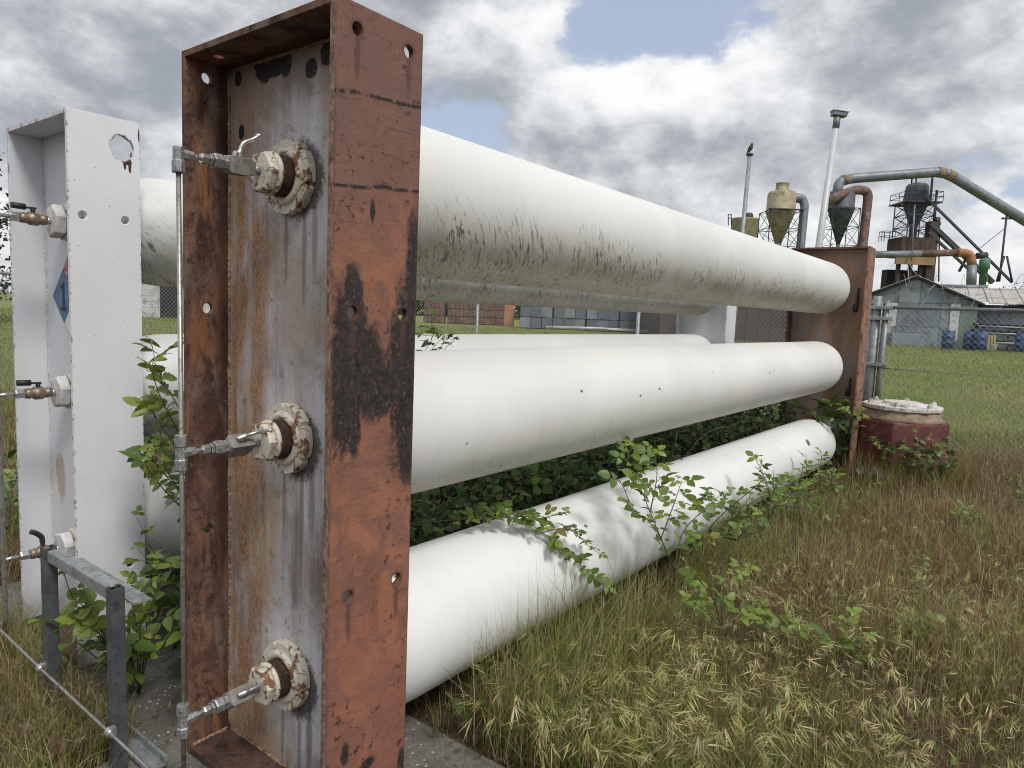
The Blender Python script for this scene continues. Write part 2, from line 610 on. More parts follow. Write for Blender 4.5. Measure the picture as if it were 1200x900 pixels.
def mat_white(name, base=(0.74, 0.75, 0.74), rust=None, holes=()):
    t = T(name)
    a = t.noise(3, 6, 0.6, 0.3)
    c = t.mix(t.mr(a, 0.3, 0.7), tuple(v * 0.93 for v in base), base)
    fine = t.noise(32, 8, 0.72)
    c = t.mix(t.mr(fine, 0.62, 0.75, 0, 0.35), c, (0.40, 0.39, 0.37))
    c = t.mix(t.mr(t.noise(9, 6, 0.65, stretch=(1, 1, 0.12), loc=(3, 1, 4)), 0.6, 0.8, 0, 0.30), c, (0.47, 0.44, 0.40))
    c = t.mix(t.mr(t.noise(85, 3, 0.5, loc=(2, 2, 2)), 0.735, 0.76), c, (0.10, 0.05, 0.035))
    zz_ = t.xyz()[2]
    c = t.mix(t.m('MULTIPLY', t.mr(t.m('ADD', zz_, t.m('MULTIPLY', a, 0.5)), 0.75, 0.2), t.mr(t.noise(7, 8, 0.7, 0.5, loc=(5, 5, 1)), 0.38, 0.62, 0.1, 0.8)), c, (0.34, 0.30, 0.25))
    if rust:
        wob = t.noise(22, 7, 0.7, 0.4)
        c = t.mix(t.m('MULTIPLY', t.blobs(rust, wob, 0.6, 0.7), 0.75), c, (0.40, 0.27, 0.17))
    x_ = t.m('ABSOLUTE', t.xyz()[0])
    c = t.mix(t.m('MULTIPLY', t.mr(x_, 0.143, 0.150), t.mr(t.noise(28, 8, 0.75, loc=(4, 4, 7)), 0.52, 0.60, 0, 0.85)), c, (0.17, 0.10, 0.07))
    if holes:
        c = t.mix(t.blobs(holes, t.noise(60, 7, 0.75, stretch=(1, 1, 0.5)), 0.6, 0.3), c, (0.055, 0.024, 0.016))
    return t.out(c, 0.55, 0.0, t.bump(fine, 0.12, 0.002), 0.4)


def mat_tube(name, base, grime, seed, chips=(), low=-0.05):
    """painted tube: x runs along the tube, z up from its axis; algae grime creeps up its flanks in slanting wisps"""
    t = T(name)
    x, y, z = t.xyz()
    a = t.noise(1.3, 5, 0.55, 0.2, loc=(seed, 0, 0))
    c = t.mix(t.mr(a, 0.38, 0.62), tuple(v * 0.92 for v in base), base)
    ac_ = t.m('MULTIPLY', t.m('ARCTAN2', y, t.m('MULTIPLY', z, -1.0)), 0.29)
    cv = t.n('ShaderNodeCombineXYZ')
    t.put(x, cv.inputs[0])
    t.put(ac_, cv.inputs[1])
    uv = cv.outputs[0]
    rot = t.map((1, 1, 1), (seed, 0, 0), (0, 0, radians(36)), uv)
    wisp = t.noise(6, 9, 0.7, 0.4, v=t.map((2.2, 0.9, 1), v=rot))
    wisp2 = t.noise(24, 6, 0.68, 0.45, v=t.map((2.6, 0.42, 1), (3, 1, 0), v=rot))
    wisp3 = t.noise(60, 6, 0.7, 0.3, v=t.map((1.6, 0.5, 1), (8, 1, 0), v=rot))
    broad = t.noise(1.6, 4, 0.55, 0.3, loc=(seed, 5, 1))
    hgt = t.m('ADD', z, t.m('MULTIPLY', t.m('SUBTRACT', broad, 0.5), 0.22))
    lowm = t.mr(hgt, low, -0.24)
    film = t.m('MULTIPLY', lowm, grime)
    c = t.mix(t.m('MULTIPLY', film, t.mr(wisp, 0.36, 0.60, 0.25, 0.85)), c, (0.42, 0.40, 0.31))
    c = t.mix(t.m('MULTIPLY', t.m('MULTIPLY', t.mr(hgt, -0.12, -0.26), grime), t.mr(wisp3, 0.35, 0.6, 0.35, 0.9)), c, (0.31, 0.285, 0.185))
    patch = t.mr(t.noise(3.0, 6, 0.65, 0.5, v=uv), 0.40, 0.56)
    streak = t.m('MULTIPLY', t.m('MULTIPLY', t.mr(hgt, low + 0.06, low - 0.12), patch), t.mr(wisp2, 0.535, 0.60))
    c = t.mix(t.m('MULTIPLY', t.m('MULTIPLY', streak, grime), 0.85), c, (0.075, 0.070, 0.060))
    streak = t.m('MULTIPLY', t.m('MULTIPLY', t.mr(hgt, low, low - 0.16), patch), t.mr(wisp3, 0.55, 0.63))
    c = t.mix(t.m('MULTIPLY', t.m('MULTIPLY', streak, grime), 0.7), c, (0.10, 0.095, 0.075))
    runs = t.noise(7, 7, 0.68, 0.2, v=t.map((2.0, 0.25, 1), (seed, 6, 0), v=uv))
    c = t.mix(t.m('MULTIPLY', t.mr(runs, 0.52, 0.70), t.mr(z, 0.22, -0.1, 0.02, 0.20)), c, (0.47, 0.45, 0.40))
    fine = t.noise(45, 7, 0.7, loc=(seed, 3, 3))
    c = t.mix(t.mr(fine, 0.68, 0.74, 0, 0.35), c, (0.42, 0.42, 0.40))
    c = t.mix(t.mr(t.noise(20, 2, 0.5, loc=(seed, 9, 9)), 0.785, 0.80), c, (0.06, 0.05, 0.045))
    if chips:
        c = t.mix(t.blobs(chips, t.noise(60, 5, 0.7), 0.45, 0.15), c, (0.13, 0.115, 0.10))
    return t.out(c, 0.48, 0.0, t.bump(t.m('ADD', t.noise(2.2, 3, 0.5, loc=(seed, 0, 0)), t.m('MULTIPLY', fine, 0.05)), 0.22, 0.02), 0.4)


def mat_fitting():
    """cream paint flaking from brown rust"""
    t = T('cream_paint_over_rust')
    a = t.noise(22, 7, 0.66, 0.7)
    f = t.noise(110, 5, 0.7)
    c = t.mix(t.mr(f, 0.3, 0.7), (0.50, 0.46, 0.38), (0.66, 0.63, 0.55))
    c = t.mix(t.mr(a, 0.545, 0.575), c, t.mix(t.mr(f, 0.35, 0.65), (0.045, 0.018, 0.010), (0.135, 0.052, 0.022)))
    c = t.mix(t.mr(a, 0.51, 0.55, 0, 0.5), c, (0.27, 0.14, 0.07))
    return t.out(c, 0.6, 0.0, t.bump(t.m('ADD', a, f), 0.3, 0.003), 0.4)


TZ = (2.14, 1.25, 0.385)
M = {}
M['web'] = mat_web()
M['red'] = mat_red_flange()
M['brown'] = mat_brown_flange()
M['fit'] = mat_fitting()
M['neck'] = plain('dark_rust_thread', (0.040, 0.018, 0.012), 0.8, 0, 0.5, 30, (0.15, 0.068, 0.034), 0.35, 0.4, 120)
M['weld'] = plain('tan_weld', (0.30, 0.20, 0.125), 0.75, 0, 0.4, 40, (0.10, 0.05, 0.035), 0.7, 0.5, 150)
M['steel'] = plain('dull_steel_fitting', (0.33, 0.34, 0.345), 0.5, 0.6, 0.2, 40, (0.16, 0.14, 0.12), 0.5, 0.1, 150)
M['bright'] = plain('bright_stainless', (0.58, 0.58, 0.56), 0.34, 0.85, 0.12, 40, None, 0, 0.06, 200)
M['valve'] = plain('grey_valve_body', (0.225, 0.215, 0.195), 0.62, 0.1, 0.2, 50, (0.10, 0.085, 0.07), 0.4, 0.2, 150)
M['brass'] = plain('tarnished_brass', (0.30, 0.265, 0.21), 0.45, 0.6, 0.25, 50, (0.20, 0.095, 0.045), 0.6, 0.2, 150)
M['black'] = plain('black_rubber', (0.022, 0.021, 0.02), 0.55, 0, 0.3, 40, (0.06, 0.04, 0.03), 0.4, 0.2, 100)
M['tubing'] = plain('stainless_tubing', (0.34, 0.335, 0.32), 0.42, 0.7, 0.15, 20, (0.20, 0.18, 0.15), 0.5, 0.05, 90)
M['strut'] = plain('grey_galvanised_strut', (0.135, 0.150, 0.165), 0.45, 0.55, 0.18, 14, (0.085, 0.085, 0.085), 0.5, 0.1, 90)
M['galv'] = plain('pale_galvanised', (0.33, 0.36, 0.38), 0.45, 0.5, 0.2, 14, (0.20, 0.19, 0.17), 0.5, 0.1, 90)


# ------------------------------------------------------------------ ground
def mat_soil():
    t = T('soil_under_grass')
    x, y, z = t.xyz()
    a = t.noise(0.9, 6, 0.6, 0.4)
    b = t.noise(14, 8, 0.7, 0.3)
    c = t.mix(t.mr(a, 0.35, 0.65), (0.060, 0.042, 0.030), (0.100, 0.078, 0.045))
    c = t.mix(t.mr(b, 0.45, 0.65), c, (0.14, 0.105, 0.062))
    c = t.mix(t.mr(t.noise(30, 6, 0.7, loc=(5, 5, 5)), 0.55, 0.66), c, (0.055, 0.038, 0.027))
    # mown lawn beyond the fence line and to the right
    f = t.m('ADD', t.m('MULTIPLY', x, 0.7965), t.m('MULTIPLY', y, 0.6046))
    lawn = t.mr(t.m('ADD', f, t.m('MULTIPLY', t.m('SUBTRACT', a, 0.5), 5)), 9.3, 11.2)
    g = t.mix(t.mr(t.noise(0.45, 6, 0.65, 0.3, loc=(3, 3, 0)), 0.35, 0.65), (0.155, 0.210, 0.058), (0.230, 0.245, 0.085))
    g = t.mix(t.mr(b, 0.5, 0.68, 0, 0.6), g, (0.25, 0.215, 0.11))
    g = t.mix(t.mr(t.noise(5, 7, 0.7, loc=(8, 2, 2)), 0.5, 0.64, 0, 0.6), g, (0.095, 0.13, 0.042))
    c = t.mix(lawn, c, g)
    return t.out(c, 0.95, 0, t.bump(b, 0.8, 0.05), 0.1)


def build_ground():
    xs = np.concatenate([[-900, -300, -90, -40], np.arange(-24, 60, 1.5), [60, 75, 100, 180, 400, 1000]])
    n = len(xs)
    X, Y = np.meshgrid(xs, xs, indexing='ij')
    Z = gz(X, Y) + 0.025 * np.sin(X * 1.3 + 1) * np.cos(Y * 1.1) * ((np.abs(X) < 60) & (np.abs(Y) < 60)) - 0.03
    me = bpy.data.meshes.new('ground')
    fs = [(i * n + j, (i + 1) * n + j, (i + 1) * n + j + 1, i * n + j + 1) for i in range(n - 1) for j in range(n - 1)]
    me.from_pydata(np.stack([X, Y, Z], -1).reshape(-1, 3).tolist(), [], fs)
    me.materials.append(mat_soil())
    me.polygons.foreach_set('use_smooth', [True] * len(fs))
    o = bpy.data.objects.new('ground', me)
    COL.objects.link(o)
    tag(o, kind='structure')


build_ground()


def mat_concrete():
    t = T('mossy_concrete')
    a = t.noise(3, 8, 0.65, 0.4)
    b = t.noise(45, 7, 0.7)
    c = t.mix(t.mr(a, 0.3, 0.7), (0.085, 0.080, 0.070), (0.20, 0.19, 0.17))
    c = t.mix(t.mr(b, 0.45, 0.7, 0, 0.6), c, (0.055, 0.052, 0.045))
    c = t.mix(t.mr(t.noise(8, 7, 0.7, 0.5, loc=(3, 3, 3)), 0.54, 0.66), c, (0.045, 0.050, 0.028))
    # pale flecks of lichen and fallen paint chips
    sp = t.n('ShaderNodeTexVoronoi')
    sp.inputs['Scale'].default_value = 38
    t.put(t.obj(), sp.inputs['Vector'])
    c = t.mix(t.m('MULTIPLY', t.mr(sp.outputs['Distance'], 0.24, 0.14), t.mr(t.noise(5, 4, 0.6, loc=(7, 1, 1)), 0.46, 0.56)), c, (0.46, 0.45, 0.42))
    return t.out(c, 0.9, 0, t.bump(t.m('ADD', a, b), 0.5, 0.01), 0.2)


M['conc'] = mat_concrete()
s = MB().box((0.93, 0.75, -0.25), (2.0, 2.62, -0.004)).box((1.19, 2.6201, -0.25), (2.0, 4.75, -0.006))
slab = s.build('concrete_slab', M['conc'], bevel=0.012)
tag(slab, kind='structure')
s = MB().box((-9.0, 7.2, -0.3), (-0.2, 11.5, 0.0)).box((-0.12, 7.0, -0.3), (2.3, 11.4, 0.012))
tag(s.build('concrete_pad', M['conc'], bevel=0.015), kind='structure')


# ------------------------------------------------------------------ near rusty end frame
def holes_cut(xs, zs, y0, y1, r):
    c = MB()
    for x in xs:
        for z in zs:
            c.tube([(x, y0 - 0.05, z), (x, y1 + 0.05, z)], r, 20)
    return c


def welds(o, lines, r=0.008, mk='weld'):
    for a, b in lines:
        a, b = Vector(a), Vector(b)
        n = max(4, int((b - a).length / 0.03))
        pts = [a.lerp(b, i / n) + Vector([random.uniform(-1, 1) * 0.0015 for _ in range(3)]) for i in range(n + 1)]
        MB().tube(pts, [r * random.uniform(0.75, 1.2) for _ in pts], 6).build('weld_bead', M[mk], o)


fr = thing('steel_end_frame', BC, 'rust red steel end frame standing upright in the foreground, grey plate facing left', 'steel frame', 'end frames of the tube racks')
zc = (2.50, 1.70, 0.83)
MB().box((BX0, BY0, 0), (BX1, BY0 + 0.022, BH)).build('flange', M['red'], fr, cut=holes_cut((1.346, 1.546), zc, BY0, BY0 + 0.022, 0.019), bevel=0.003)
MB().box((BX0, BY1 - 0.022, 0), (BX1, BY1, BH)).build('flange', M['brown'], fr, cut=holes_cut((1.346, 1.546), (2.50, 1.69, 0.86), BY1 - 0.022, BY1, 0.019), bevel=0.003)
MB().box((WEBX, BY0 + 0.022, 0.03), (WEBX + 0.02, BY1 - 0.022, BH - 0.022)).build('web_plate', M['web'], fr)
MB().box((BX0 + 0.001, BY0 + 0.0225, BH - 0.022), (BX1 - 0.001, BY1 - 0.0225, BH - 0.001)).build('top_plate', mat_brown_flange('rusty_top_plate', 0.8), fr,
    cut=MB().tube([(1.335, 2.33, BH - 0.1), (1.335, 2.33, BH + 0.1)], 0.018, 16), bevel=0.002)
M['plate2'] = plain('rust_base_plate', (0.085, 0.045, 0.032), 0.8, 0, 0.35, 12, (0.035, 0.022, 0.018), 0.6, 0.4, 60)
MB().box((BX0 + 0.001, BY0 + 0.0225, 0.004), (BX1 - 0.001, BY1 - 0.0225, 0.03)).build('base_plate', M['plate2'], fr, bevel=0.002)
b = MB().lathe([(0, 0.026), (0.006, 0.026), (0.0061, 0.018), (0.024, 0.018)], (1.335, 2.33, 0.03), (0, 0, 1), 6, False)
b.build('anchor_bolt', M['plate2'], fr)
welds(fr, [((WEBX - 0.002, BY1 - 0.026, 0.04), (WEBX - 0.002, BY1 - 0.026, BH - 0.03)), ((WEBX - 0.002, BY0 + 0.026, 0.04), (WEBX - 0.002, BY0 + 0.026, BH - 0.03)),
           ((WEBX - 0.002, BY0 + 0.03, 0.033), (WEBX - 0.002, BY1 - 0.03, 0.033)), ((BX0 + 0.01, BY1 - 0.025, 0.033), (WEBX - 0.01, BY1 - 0.025, 0.033)),
           ((WEBX - 0.002, BY0 + 0.03, BH - 0.026), (WEBX - 0.002, BY1 - 0.03, BH - 0.026))], 0.007)

# ------------------------------------------------------------------ far rusty end frame
fx0 = 8.63
fc = Vector((fx0 + 0.17, 2.035, 0.0))
M['far_web'] = plain('far_rusty_web', (0.26, 0.155, 0.095), 0.75, 0, 0.35, 3.0, (0.215, 0.185, 0.165), 0.7, 0.3, 30, (1, 1, 0.25))
M['far_red'] = plain('far_red_flange', (0.28, 0.15, 0.10), 0.75, 0, 0.25, 5, (0.10, 0.05, 0.035), 0.6, 0.3, 30)
M['far_brown'] = plain('far_brown_flange', (0.125, 0.062, 0.040), 0.8, 0, 0.3, 5, (0.05, 0.03, 0.022), 0.6, 0.3, 30)
ff = thing('steel_end_frame', fc, 'rust brown steel end frame at the far end of the nearer tubes', 'steel frame', 'end frames of the tube racks')
MB().box((fx0, 1.62, -0.02), (fx0 + 0.34, 1.642, 2.62)).build('flange', M['far_red'], ff, cut=holes_cut((fx0 + 0.08, fx0 + 0.27), (2.55, 1.74, 0.87), 1.62, 1.642, 0.019), bevel=0.003)
MB().box((fx0, 2.438, -0.02), (fx0 + 0.34, 2.46, 2.62)).build('flange', M['far_brown'], ff, bevel=0.003)
MB().box((fx0 + 0.16, 1.642, -0.02), (fx0 + 0.18, 2.438, 2.597)).build('web_plate', M['far_web'], ff)
MB().box((fx0 + 0.001, 1.6425, 2.597), (fx0 + 0.339, 2.4375, 2.619)).build('top_plate', M['far_brown'], ff, bevel=0.002)
MB().box((fx0 + 0.10, 1.72, 1.96), (fx0 + 0.159, 1.735, 2.16)).tube([(fx0 + 0.13, 1.72, 1.93), (fx0 + 0.13, 1.76, 1.93)], 0.045, 12).build('lug', M['black'], ff)
MB().box((fx0 + 0.10, 1.72, 0.98), (fx0 + 0.159, 1.735, 1.12)).tube([(fx0 + 0.13, 1.72, 0.96), (fx0 + 0.13, 1.76, 0.96)], 0.045, 12).build('lug', M['black'], ff)


# ------------------------------------------------------------------ storage tubes
def tube_mesh(L, r, neck):
    """long cylinder with drawn-in rounded ends and narrow necks, x along it"""
    prof = [(0.0, neck), (0.06, neck), (0.10, neck * 1.15)]
    e0 = 0.10
    for i in range(1, 11):
        a = i / 10 * pi / 2
        prof.append((e0 + r * 1.15 * (1 - cos(a)), neck * 1.15 + (r - neck * 1.15) * sin(a)))
    mid = [(L * k / 14, r) for k in range(1, 14) if e0 + r * 1.15 + 0.05 < L * k / 14 < L - e0 - r * 1.15 - 0.05]
    end = [(L - h, q) for h, q in reversed(prof)]
    return prof + mid + end


def build_tube(x0, z0, x1, z1, y, r, mat, label, group, neckmat):
    d = Vector((x1 - x0, 0, z1 - z0))
    root = thing('storage_tube', (x0, y, z0), label, 'storage tube', group)
    root.rotation_euler = (0, -atan2(d.z, d.x), 0)
    m = MB()
    m._lathe2(tube_mesh(d.length, r, 0.10), (0, 0, 0), Vector((1, 0, 0)), 56, True)
    o = bpy.data.objects.new('shell', m.mesh('shell', mat))
    COL.objects.link(o)
    o.parent = root
    return root


def add_part(root, name, m, mat, sub=None, bevel=0):
    o = bpy.data.objects.new(name, m.mesh(name, mat))
    COL.objects.link(o)
    o.parent = sub or root
    if bevel:
        b = o.modifiers.new('bevel', 'BEVEL')
        b.width, b.segments, b.limit_method = bevel, 2, 'ANGLE'
    return o


def ring_nut(x0, x1, r, rin, notches, phase, n=72):
    """slotted spanner ring: outline with notches, extruded along x"""
    m = MB()
    outer = []
    for k in range(n):
        a = 2 * pi * k / n
        w = min(abs(((a - phase) * notches / (2 * pi)) % 1), 1 - abs(((a - phase) * notches / (2 * pi)) % 1))
        outer.append((r * (0.90 if w < 0.055 else 1.0), a))
    vs = []
    for x, k in ((x0, 0.985), (x0 + 0.006, 1), (x1, 1)):
        vs += [(x, q * k * cos(a), q * k * sin(a)) for q, a in outer]
    for x in (x0, x1):
        vs += [(x, rin * cos(2 * pi * k / n), rin * sin(2 * pi * k / n)) for k in range(n)]
    fs = []
    for k in range(n):
        j = (k + 1) % n
        fs += [(k, j, n + j, n + k), (n + k, n + j, 2 * n + j, 2 * n + k), (3 * n + k, 3 * n + j, j, k), (4 * n + k, 4 * n + j, 3 * n + j, 3 * n + k)]
    return m.add(vs, fs)


def hex_x(m, x0, x1, r, rot=0.0, ch=0.92):
    m.lathe([(0, r * ch), ((x1 - x0) * 0.15, r), ((x1 - x0) * 0.85, r), (x1 - x0, r * ch)], (x0, 0, 0), (1, 0, 0), 6, False)
    return m


names = ('upper', 'middle', 'lower')
lab = ('white painted storage tube, topmost of the nearer three, streaked with grey grime underneath',
       'clean white storage tube, middle one of the nearer three',
       'white storage tube nearest the grass, lowest of the nearer three, bramble leaning over it')
ends = ((2.135, 2.14), (1.258, 1.245), (0.400, 0.350))
for i in range(3):
    za, zb = ends[i]
    ch = []
    if i == 2:
        for px, py, rx, rz in ((668, 623, 0.035, 0.010), (676, 620, 0.04, 0.011), (684, 617, 0.025, 0.009), (694, 616, 0.012, 0.007), (947, 514, 0.05, 0.03), (905, 563, 0.03, 0.03), (497, 683, 0.05, 0.012)):
            p = on(px, py, 1, 1.80) - Vector((1.45, 2.035, za))
            ch.append(((p.x, -0.25, p.z), (rx, 0.2, rz)))
    elif i == 1:
        for px, py in ((773, 455), (750, 463), (902, 436), (908, 433), (684, 458)):
            p = on(px, py, 1, 1.75) - Vector((1.45, 2.035, za))
            ch.append(((p.x, -0.27, p.z), (0.012, 0.2, 0.007)))
    mt = mat_tube('tube_paint_' + names[i], ((0.70, 0.705, 0.68), (0.73, 0.73, 0.705), (0.75, 0.755, 0.75))[i], (0.95, 0.28, 0.16)[i], 3.7 * i + 1, ch, (-0.02, -0.12, -0.12)[i])
    rt = build_tube(1.451, za, fx0 + 0.16, zb, 2.035, 0.29, mt, lab[i], 'storage tubes of the nearer rack', M['neck'])
    # ring nut, thread and hexagon plug on the near face of the web
    o = add_part(rt, 'ring_nut', ring_nut(-0.056, -0.023, 0.122, 0.07, 6, (0.25, 0.5, 0.15)[i]), M['fit'])
    m = MB()._lathe2([(-0.118, 0.060), (-0.112, 0.066), (-0.104, 0.064), (-0.096, 0.068), (-0.088, 0.064), (-0.080, 0.068), (-0.070, 0.066), (-0.054, 0.068)], (0, 0, 0), Vector((1, 0, 0)), 32, True)
    add_part(rt, 'threaded_neck', m, M['neck'])
    m = MB()._lathe2([(-0.056, 0.094), (-0.064, 0.092), (-0.068, 0.086), (-0.068, 0.074), (-0.062, 0.067)], (0, 0, 0), Vector((1, 0, 0)), 36, True)
    add_part(rt, 'inner_collar', m, M['fit'])
    m = MB().lathe([(-0.118, 0.060), (-0.115, 0.070), (-0.106, 0.070), (-0.103, 0.062)], (0, 0, 0), (1, 0, 0), 32)
    add_part(rt, 'washer', m, M['fit'])
    pl = add_part(rt, 'hexagon_plug', hex_x(MB(), -0.150, -0.118, 0.069), M['fit'], bevel=0.003)
    pl.rotation_euler = (0.2 + i, 0, 0)


# ------------------------------------------------------------------ ball valves and riser of the rusty frame
def ball_valve(x_plug, y, z, x_end, label, lever, roll=0.0):
    """square bodied valve on the plug, tapering through nuts to the riser; x runs from riser to plug"""
    r = thing('ball_valve', (x_plug, y, z), label, 'valve', 'ball valves on the rusty frame')
    r.rotation_euler = (roll, 0, 0)
    add_part(r, 'nipple', MB().lathe([(-0.026, 0.014), (0.006, 0.014)], (0, 0, 0), (1, 0, 0), 16), M['steel'])
    m = MB().lathe([(-0.112, 0.026), (-0.108, 0.036), (-0.104, 0.038), (-0.050, 0.038), (-0.026, 0.029), (-0.022, 0.024)], (0, 0, 0), (1, 0, 0), 4, False)
    add_part(r, 'body', m, M['valve'], bevel=0.002)
    m = hex_x(MB(), -0.124, -0.111, 0.022)
    hex_x(m, -0.158, -0.126, 0.0245)
    hex_x(m, -0.170, -0.160, 0.019)
    add_part(r, 'union_nut', m, M['steel'])
    L = x_plug - x_end
    m = MB().lathe([(-L + 0.01, 0.0075), (-0.165, 0.0075)], (0, 0, 0), (1, 0, 0), 14)
    add_part(r, 'nipple', m, M['bright'])
    m = hex_x(MB(), -0.194, -0.172, 0.0155)
    hex_x(m, -L + 0.026, -L + 0.046, 0.014)
    add_part(r, 'compression_nut', m, M['bright'])
    m = MB().tube([(-0.072, 0, 0.022), (-0.072, 0, 0.036)], 0.011, 12)
    st = add_part(r, 'stem', m, M['steel'])
    m = MB()
    pts = smooth_path([(-0.088, 0, 0.034)] + lever)
    m.tube(pts, [0.010] * (len(pts) // 3) + [0.0068] * (len(pts) - len(pts) // 3), 8)
    m.lathe([(-0.010, 0.002), (-0.007, 0.0075), (0, 0.010), (0.007, 0.0075), (0.010, 0.002)], pts[-1], (1, 0, 0.5), 12)
    add_part(r, 'lever', m, M['bright'], st)
    return r


RX = 1.040
for i, zz in enumerate((2.138, 1.257, 0.399)):
    lv = ([(-0.072, 0, 0.038), (-0.060, 0, 0.070), (-0.030, 0, 0.088), (-0.008, 0, 0.104)],
          [(-0.07, 0, 0.044), (-0.03, 0, 0.058), (0.0, 0, 0.058), (0.018, 0, 0.060)],
          [(-0.07, 0, 0.044), (-0.03, 0, 0.052), (0.0, 0, 0.047), (0.012, 0, 0.045)])[i]
    ball_valve(1.301, 2.035, zz, RX, ('steel ball valve on the topmost plug of the rusty frame, lever raised',
                                      'steel ball valve on the middle plug of the rusty frame',
                                      'steel ball valve on the lowest plug of the rusty frame')[i], lv, (0.1, 0.75, 0.95)[i])
rs = thing('riser_tube', (RX, 2.035, 0), 'thin vertical steel tube linking the three valves of the rusty frame', 'pipe')
MB().tube([(RX, 2.035, -0.02), (RX + 0.004, 2.037, 1.0), (RX, 2.035, 2.13)], 0.0072, 12).build('tube', M['tubing'], rs)
for i, zz in enumerate((2.138, 1.257, 0.399)):
    m = MB()
    lo = -0.055
    m.lathe([(lo, 0.017), (lo + 0.004, 0.019), (-0.022, 0.019), (-0.018, 0.016), (0.018, 0.016)] + ([(0.022, 0.019), (0.055, 0.019)] if i else [(0.02, 0.012)]), (RX, 2.035, zz), (0, 0, 1), 6 if i else 8, False)
    m.lathe([(0, 0.016), (0.028, 0.016), (0.03, 0.012), (0.04, 0.012)], (RX, 2.035, zz), (1, 0, 0), 6, False)
    m.build('tee_fitting' if i else 'elbow_fitting', M['steel'], rs, bevel=0.001)

# ------------------------------------------------------------------ white rack behind: near end frame
WX0, WX1, WY0, WY1, WH = 1.25, 1.552, 3.39, 4.11, 2.515
wc = Vector(((WX0 + WX1) / 2, (WY0 + WY1) / 2, 0))
wf = thing('steel_end_frame', wc, 'white painted steel end frame with a ragged burnt hole near its top corner', 'steel frame', 'end frames of the tube racks')
bighole = (1.474 - wc.x, WY0 - wc.y, 2.388)
M['wflange'] = mat_white('white_flange', (0.72, 0.73, 0.755), None, [(bighole, (0.050, 0.2, 0.056)), ((bighole[0] + 0.012, bighole[1], 2.318), (0.007, 0.2, 0.022)), ((bighole[0] + 0.034, bighole[1], 2.315), (0.007, 0.2, 0.034)),
                                                     ((bighole[0] + 0.022, bighole[1], 2.33), (0.022, 0.2, 0.012)), ((0.149, bighole[1], 2.46), (0.005, 0.2, 0.03))])
wweb = 1.40
M['wfar0'] = plain('white_painted_weld', (0.55, 0.55, 0.55), 0.6, 0, 0.15, 40, (0.33, 0.27, 0.22), 0.5, 0.3, 100)
prust = on(72, 560, 0, wweb) - wc
M['wweb'] = mat_white('white_web', (0.63, 0.645, 0.68), [((prust.x, prust.y, prust.z), (0.3, 0.05, 0.12)), ((prust.x, prust.y + 0.04, prust.z + 0.05), (0.3, 0.03, 0.06))])
cut = holes_cut((1.306, 1.484), (2.068, 0.44), WY0, WY0 + 0.02, 0.018)
ringv = [(1.474 + (0.05 + 0.004 * sin(5 * a) + 0.003 * cos(9 * a)) * cos(a), (0.056 + 0.004 * sin(4 * a)) * sin(a) + 2.388) for a in [k * 2 * pi / 28 for k in range(28)]]
cut.prism([(a, WY0 - 0.05, b) for a, b in ringv], (0, 0.15, 0))
MB().box((WX0, WY0, 0), (WX1, WY0 + 0.02, WH)).build('flange', M['wflange'], wf, cut=cut, bevel=0.003)
MB().box((WX0, WY1 - 0.02, 0), (WX1, WY1, WH)).build('flange', M['wweb'], wf, bevel=0.003)
MB().box((wweb, WY0 + 0.02, 0.02), (wweb + 0.02, WY1 - 0.02, WH - 0.02)).build('web_plate', M['wweb'], wf)
MB().box((WX0 + 0.001, WY0 + 0.0205, WH - 0.022), (WX1 - 0.001, WY1 - 0.0205, WH - 0.001)).build('top_plate', M['wweb'], wf, bevel=0.002)
MB().box((WX0 + 0.001, WY0 + 0.0205, 0.004), (WX1 - 0.001, WY1 - 0.0205, 0.02)).build('base_plate', M['plate2'], wf, bevel=0.002)
welds(wf, [((wweb - 0.002, WY1 - 0.024, 0.03), (wweb - 0.002, WY1 - 0.024, WH - 0.03)), ((wweb - 0.002, WY0 + 0.024, WH - 0.026), (wweb - 0.002, WY1 - 0.024, WH - 0.026))], 0.006, 'wfar0')
# hazard diamond stuck to the web
M['hz_blue'] = plain('faded_blue_print', (0.07, 0.145, 0.27), 0.5, 0, 0.25, 12)
M['hz_red'] = plain('faded_red_print', (0.30, 0.045, 0.06), 0.5, 0, 0.4, 12, (0.45, 0.30, 0.32), 0.5)
M['hz_yel'] = plain('faded_yellow_print', (0.50, 0.32, 0.22), 0.5, 0, 0.25, 12)
M['hz_wht'] = plain('white_print', (0.66, 0.67, 0.70), 0.5, 0, 0.06, 12)
M['ink'] = plain('dark_ink', (0.012, 0.02, 0.05), 0.6, 0, 0.2, 12)
c0 = on(75, 347, 0, wweb - 0.0025) - Vector((0, 0.133, 0))


def dia(cen, h, dx=0.0):
    x = cen.x + dx
    return [(x, cen.y + h, cen.z), (x, cen.y, cen.z - h), (x, cen.y - h, cen.z), (x, cen.y, cen.z + h)]


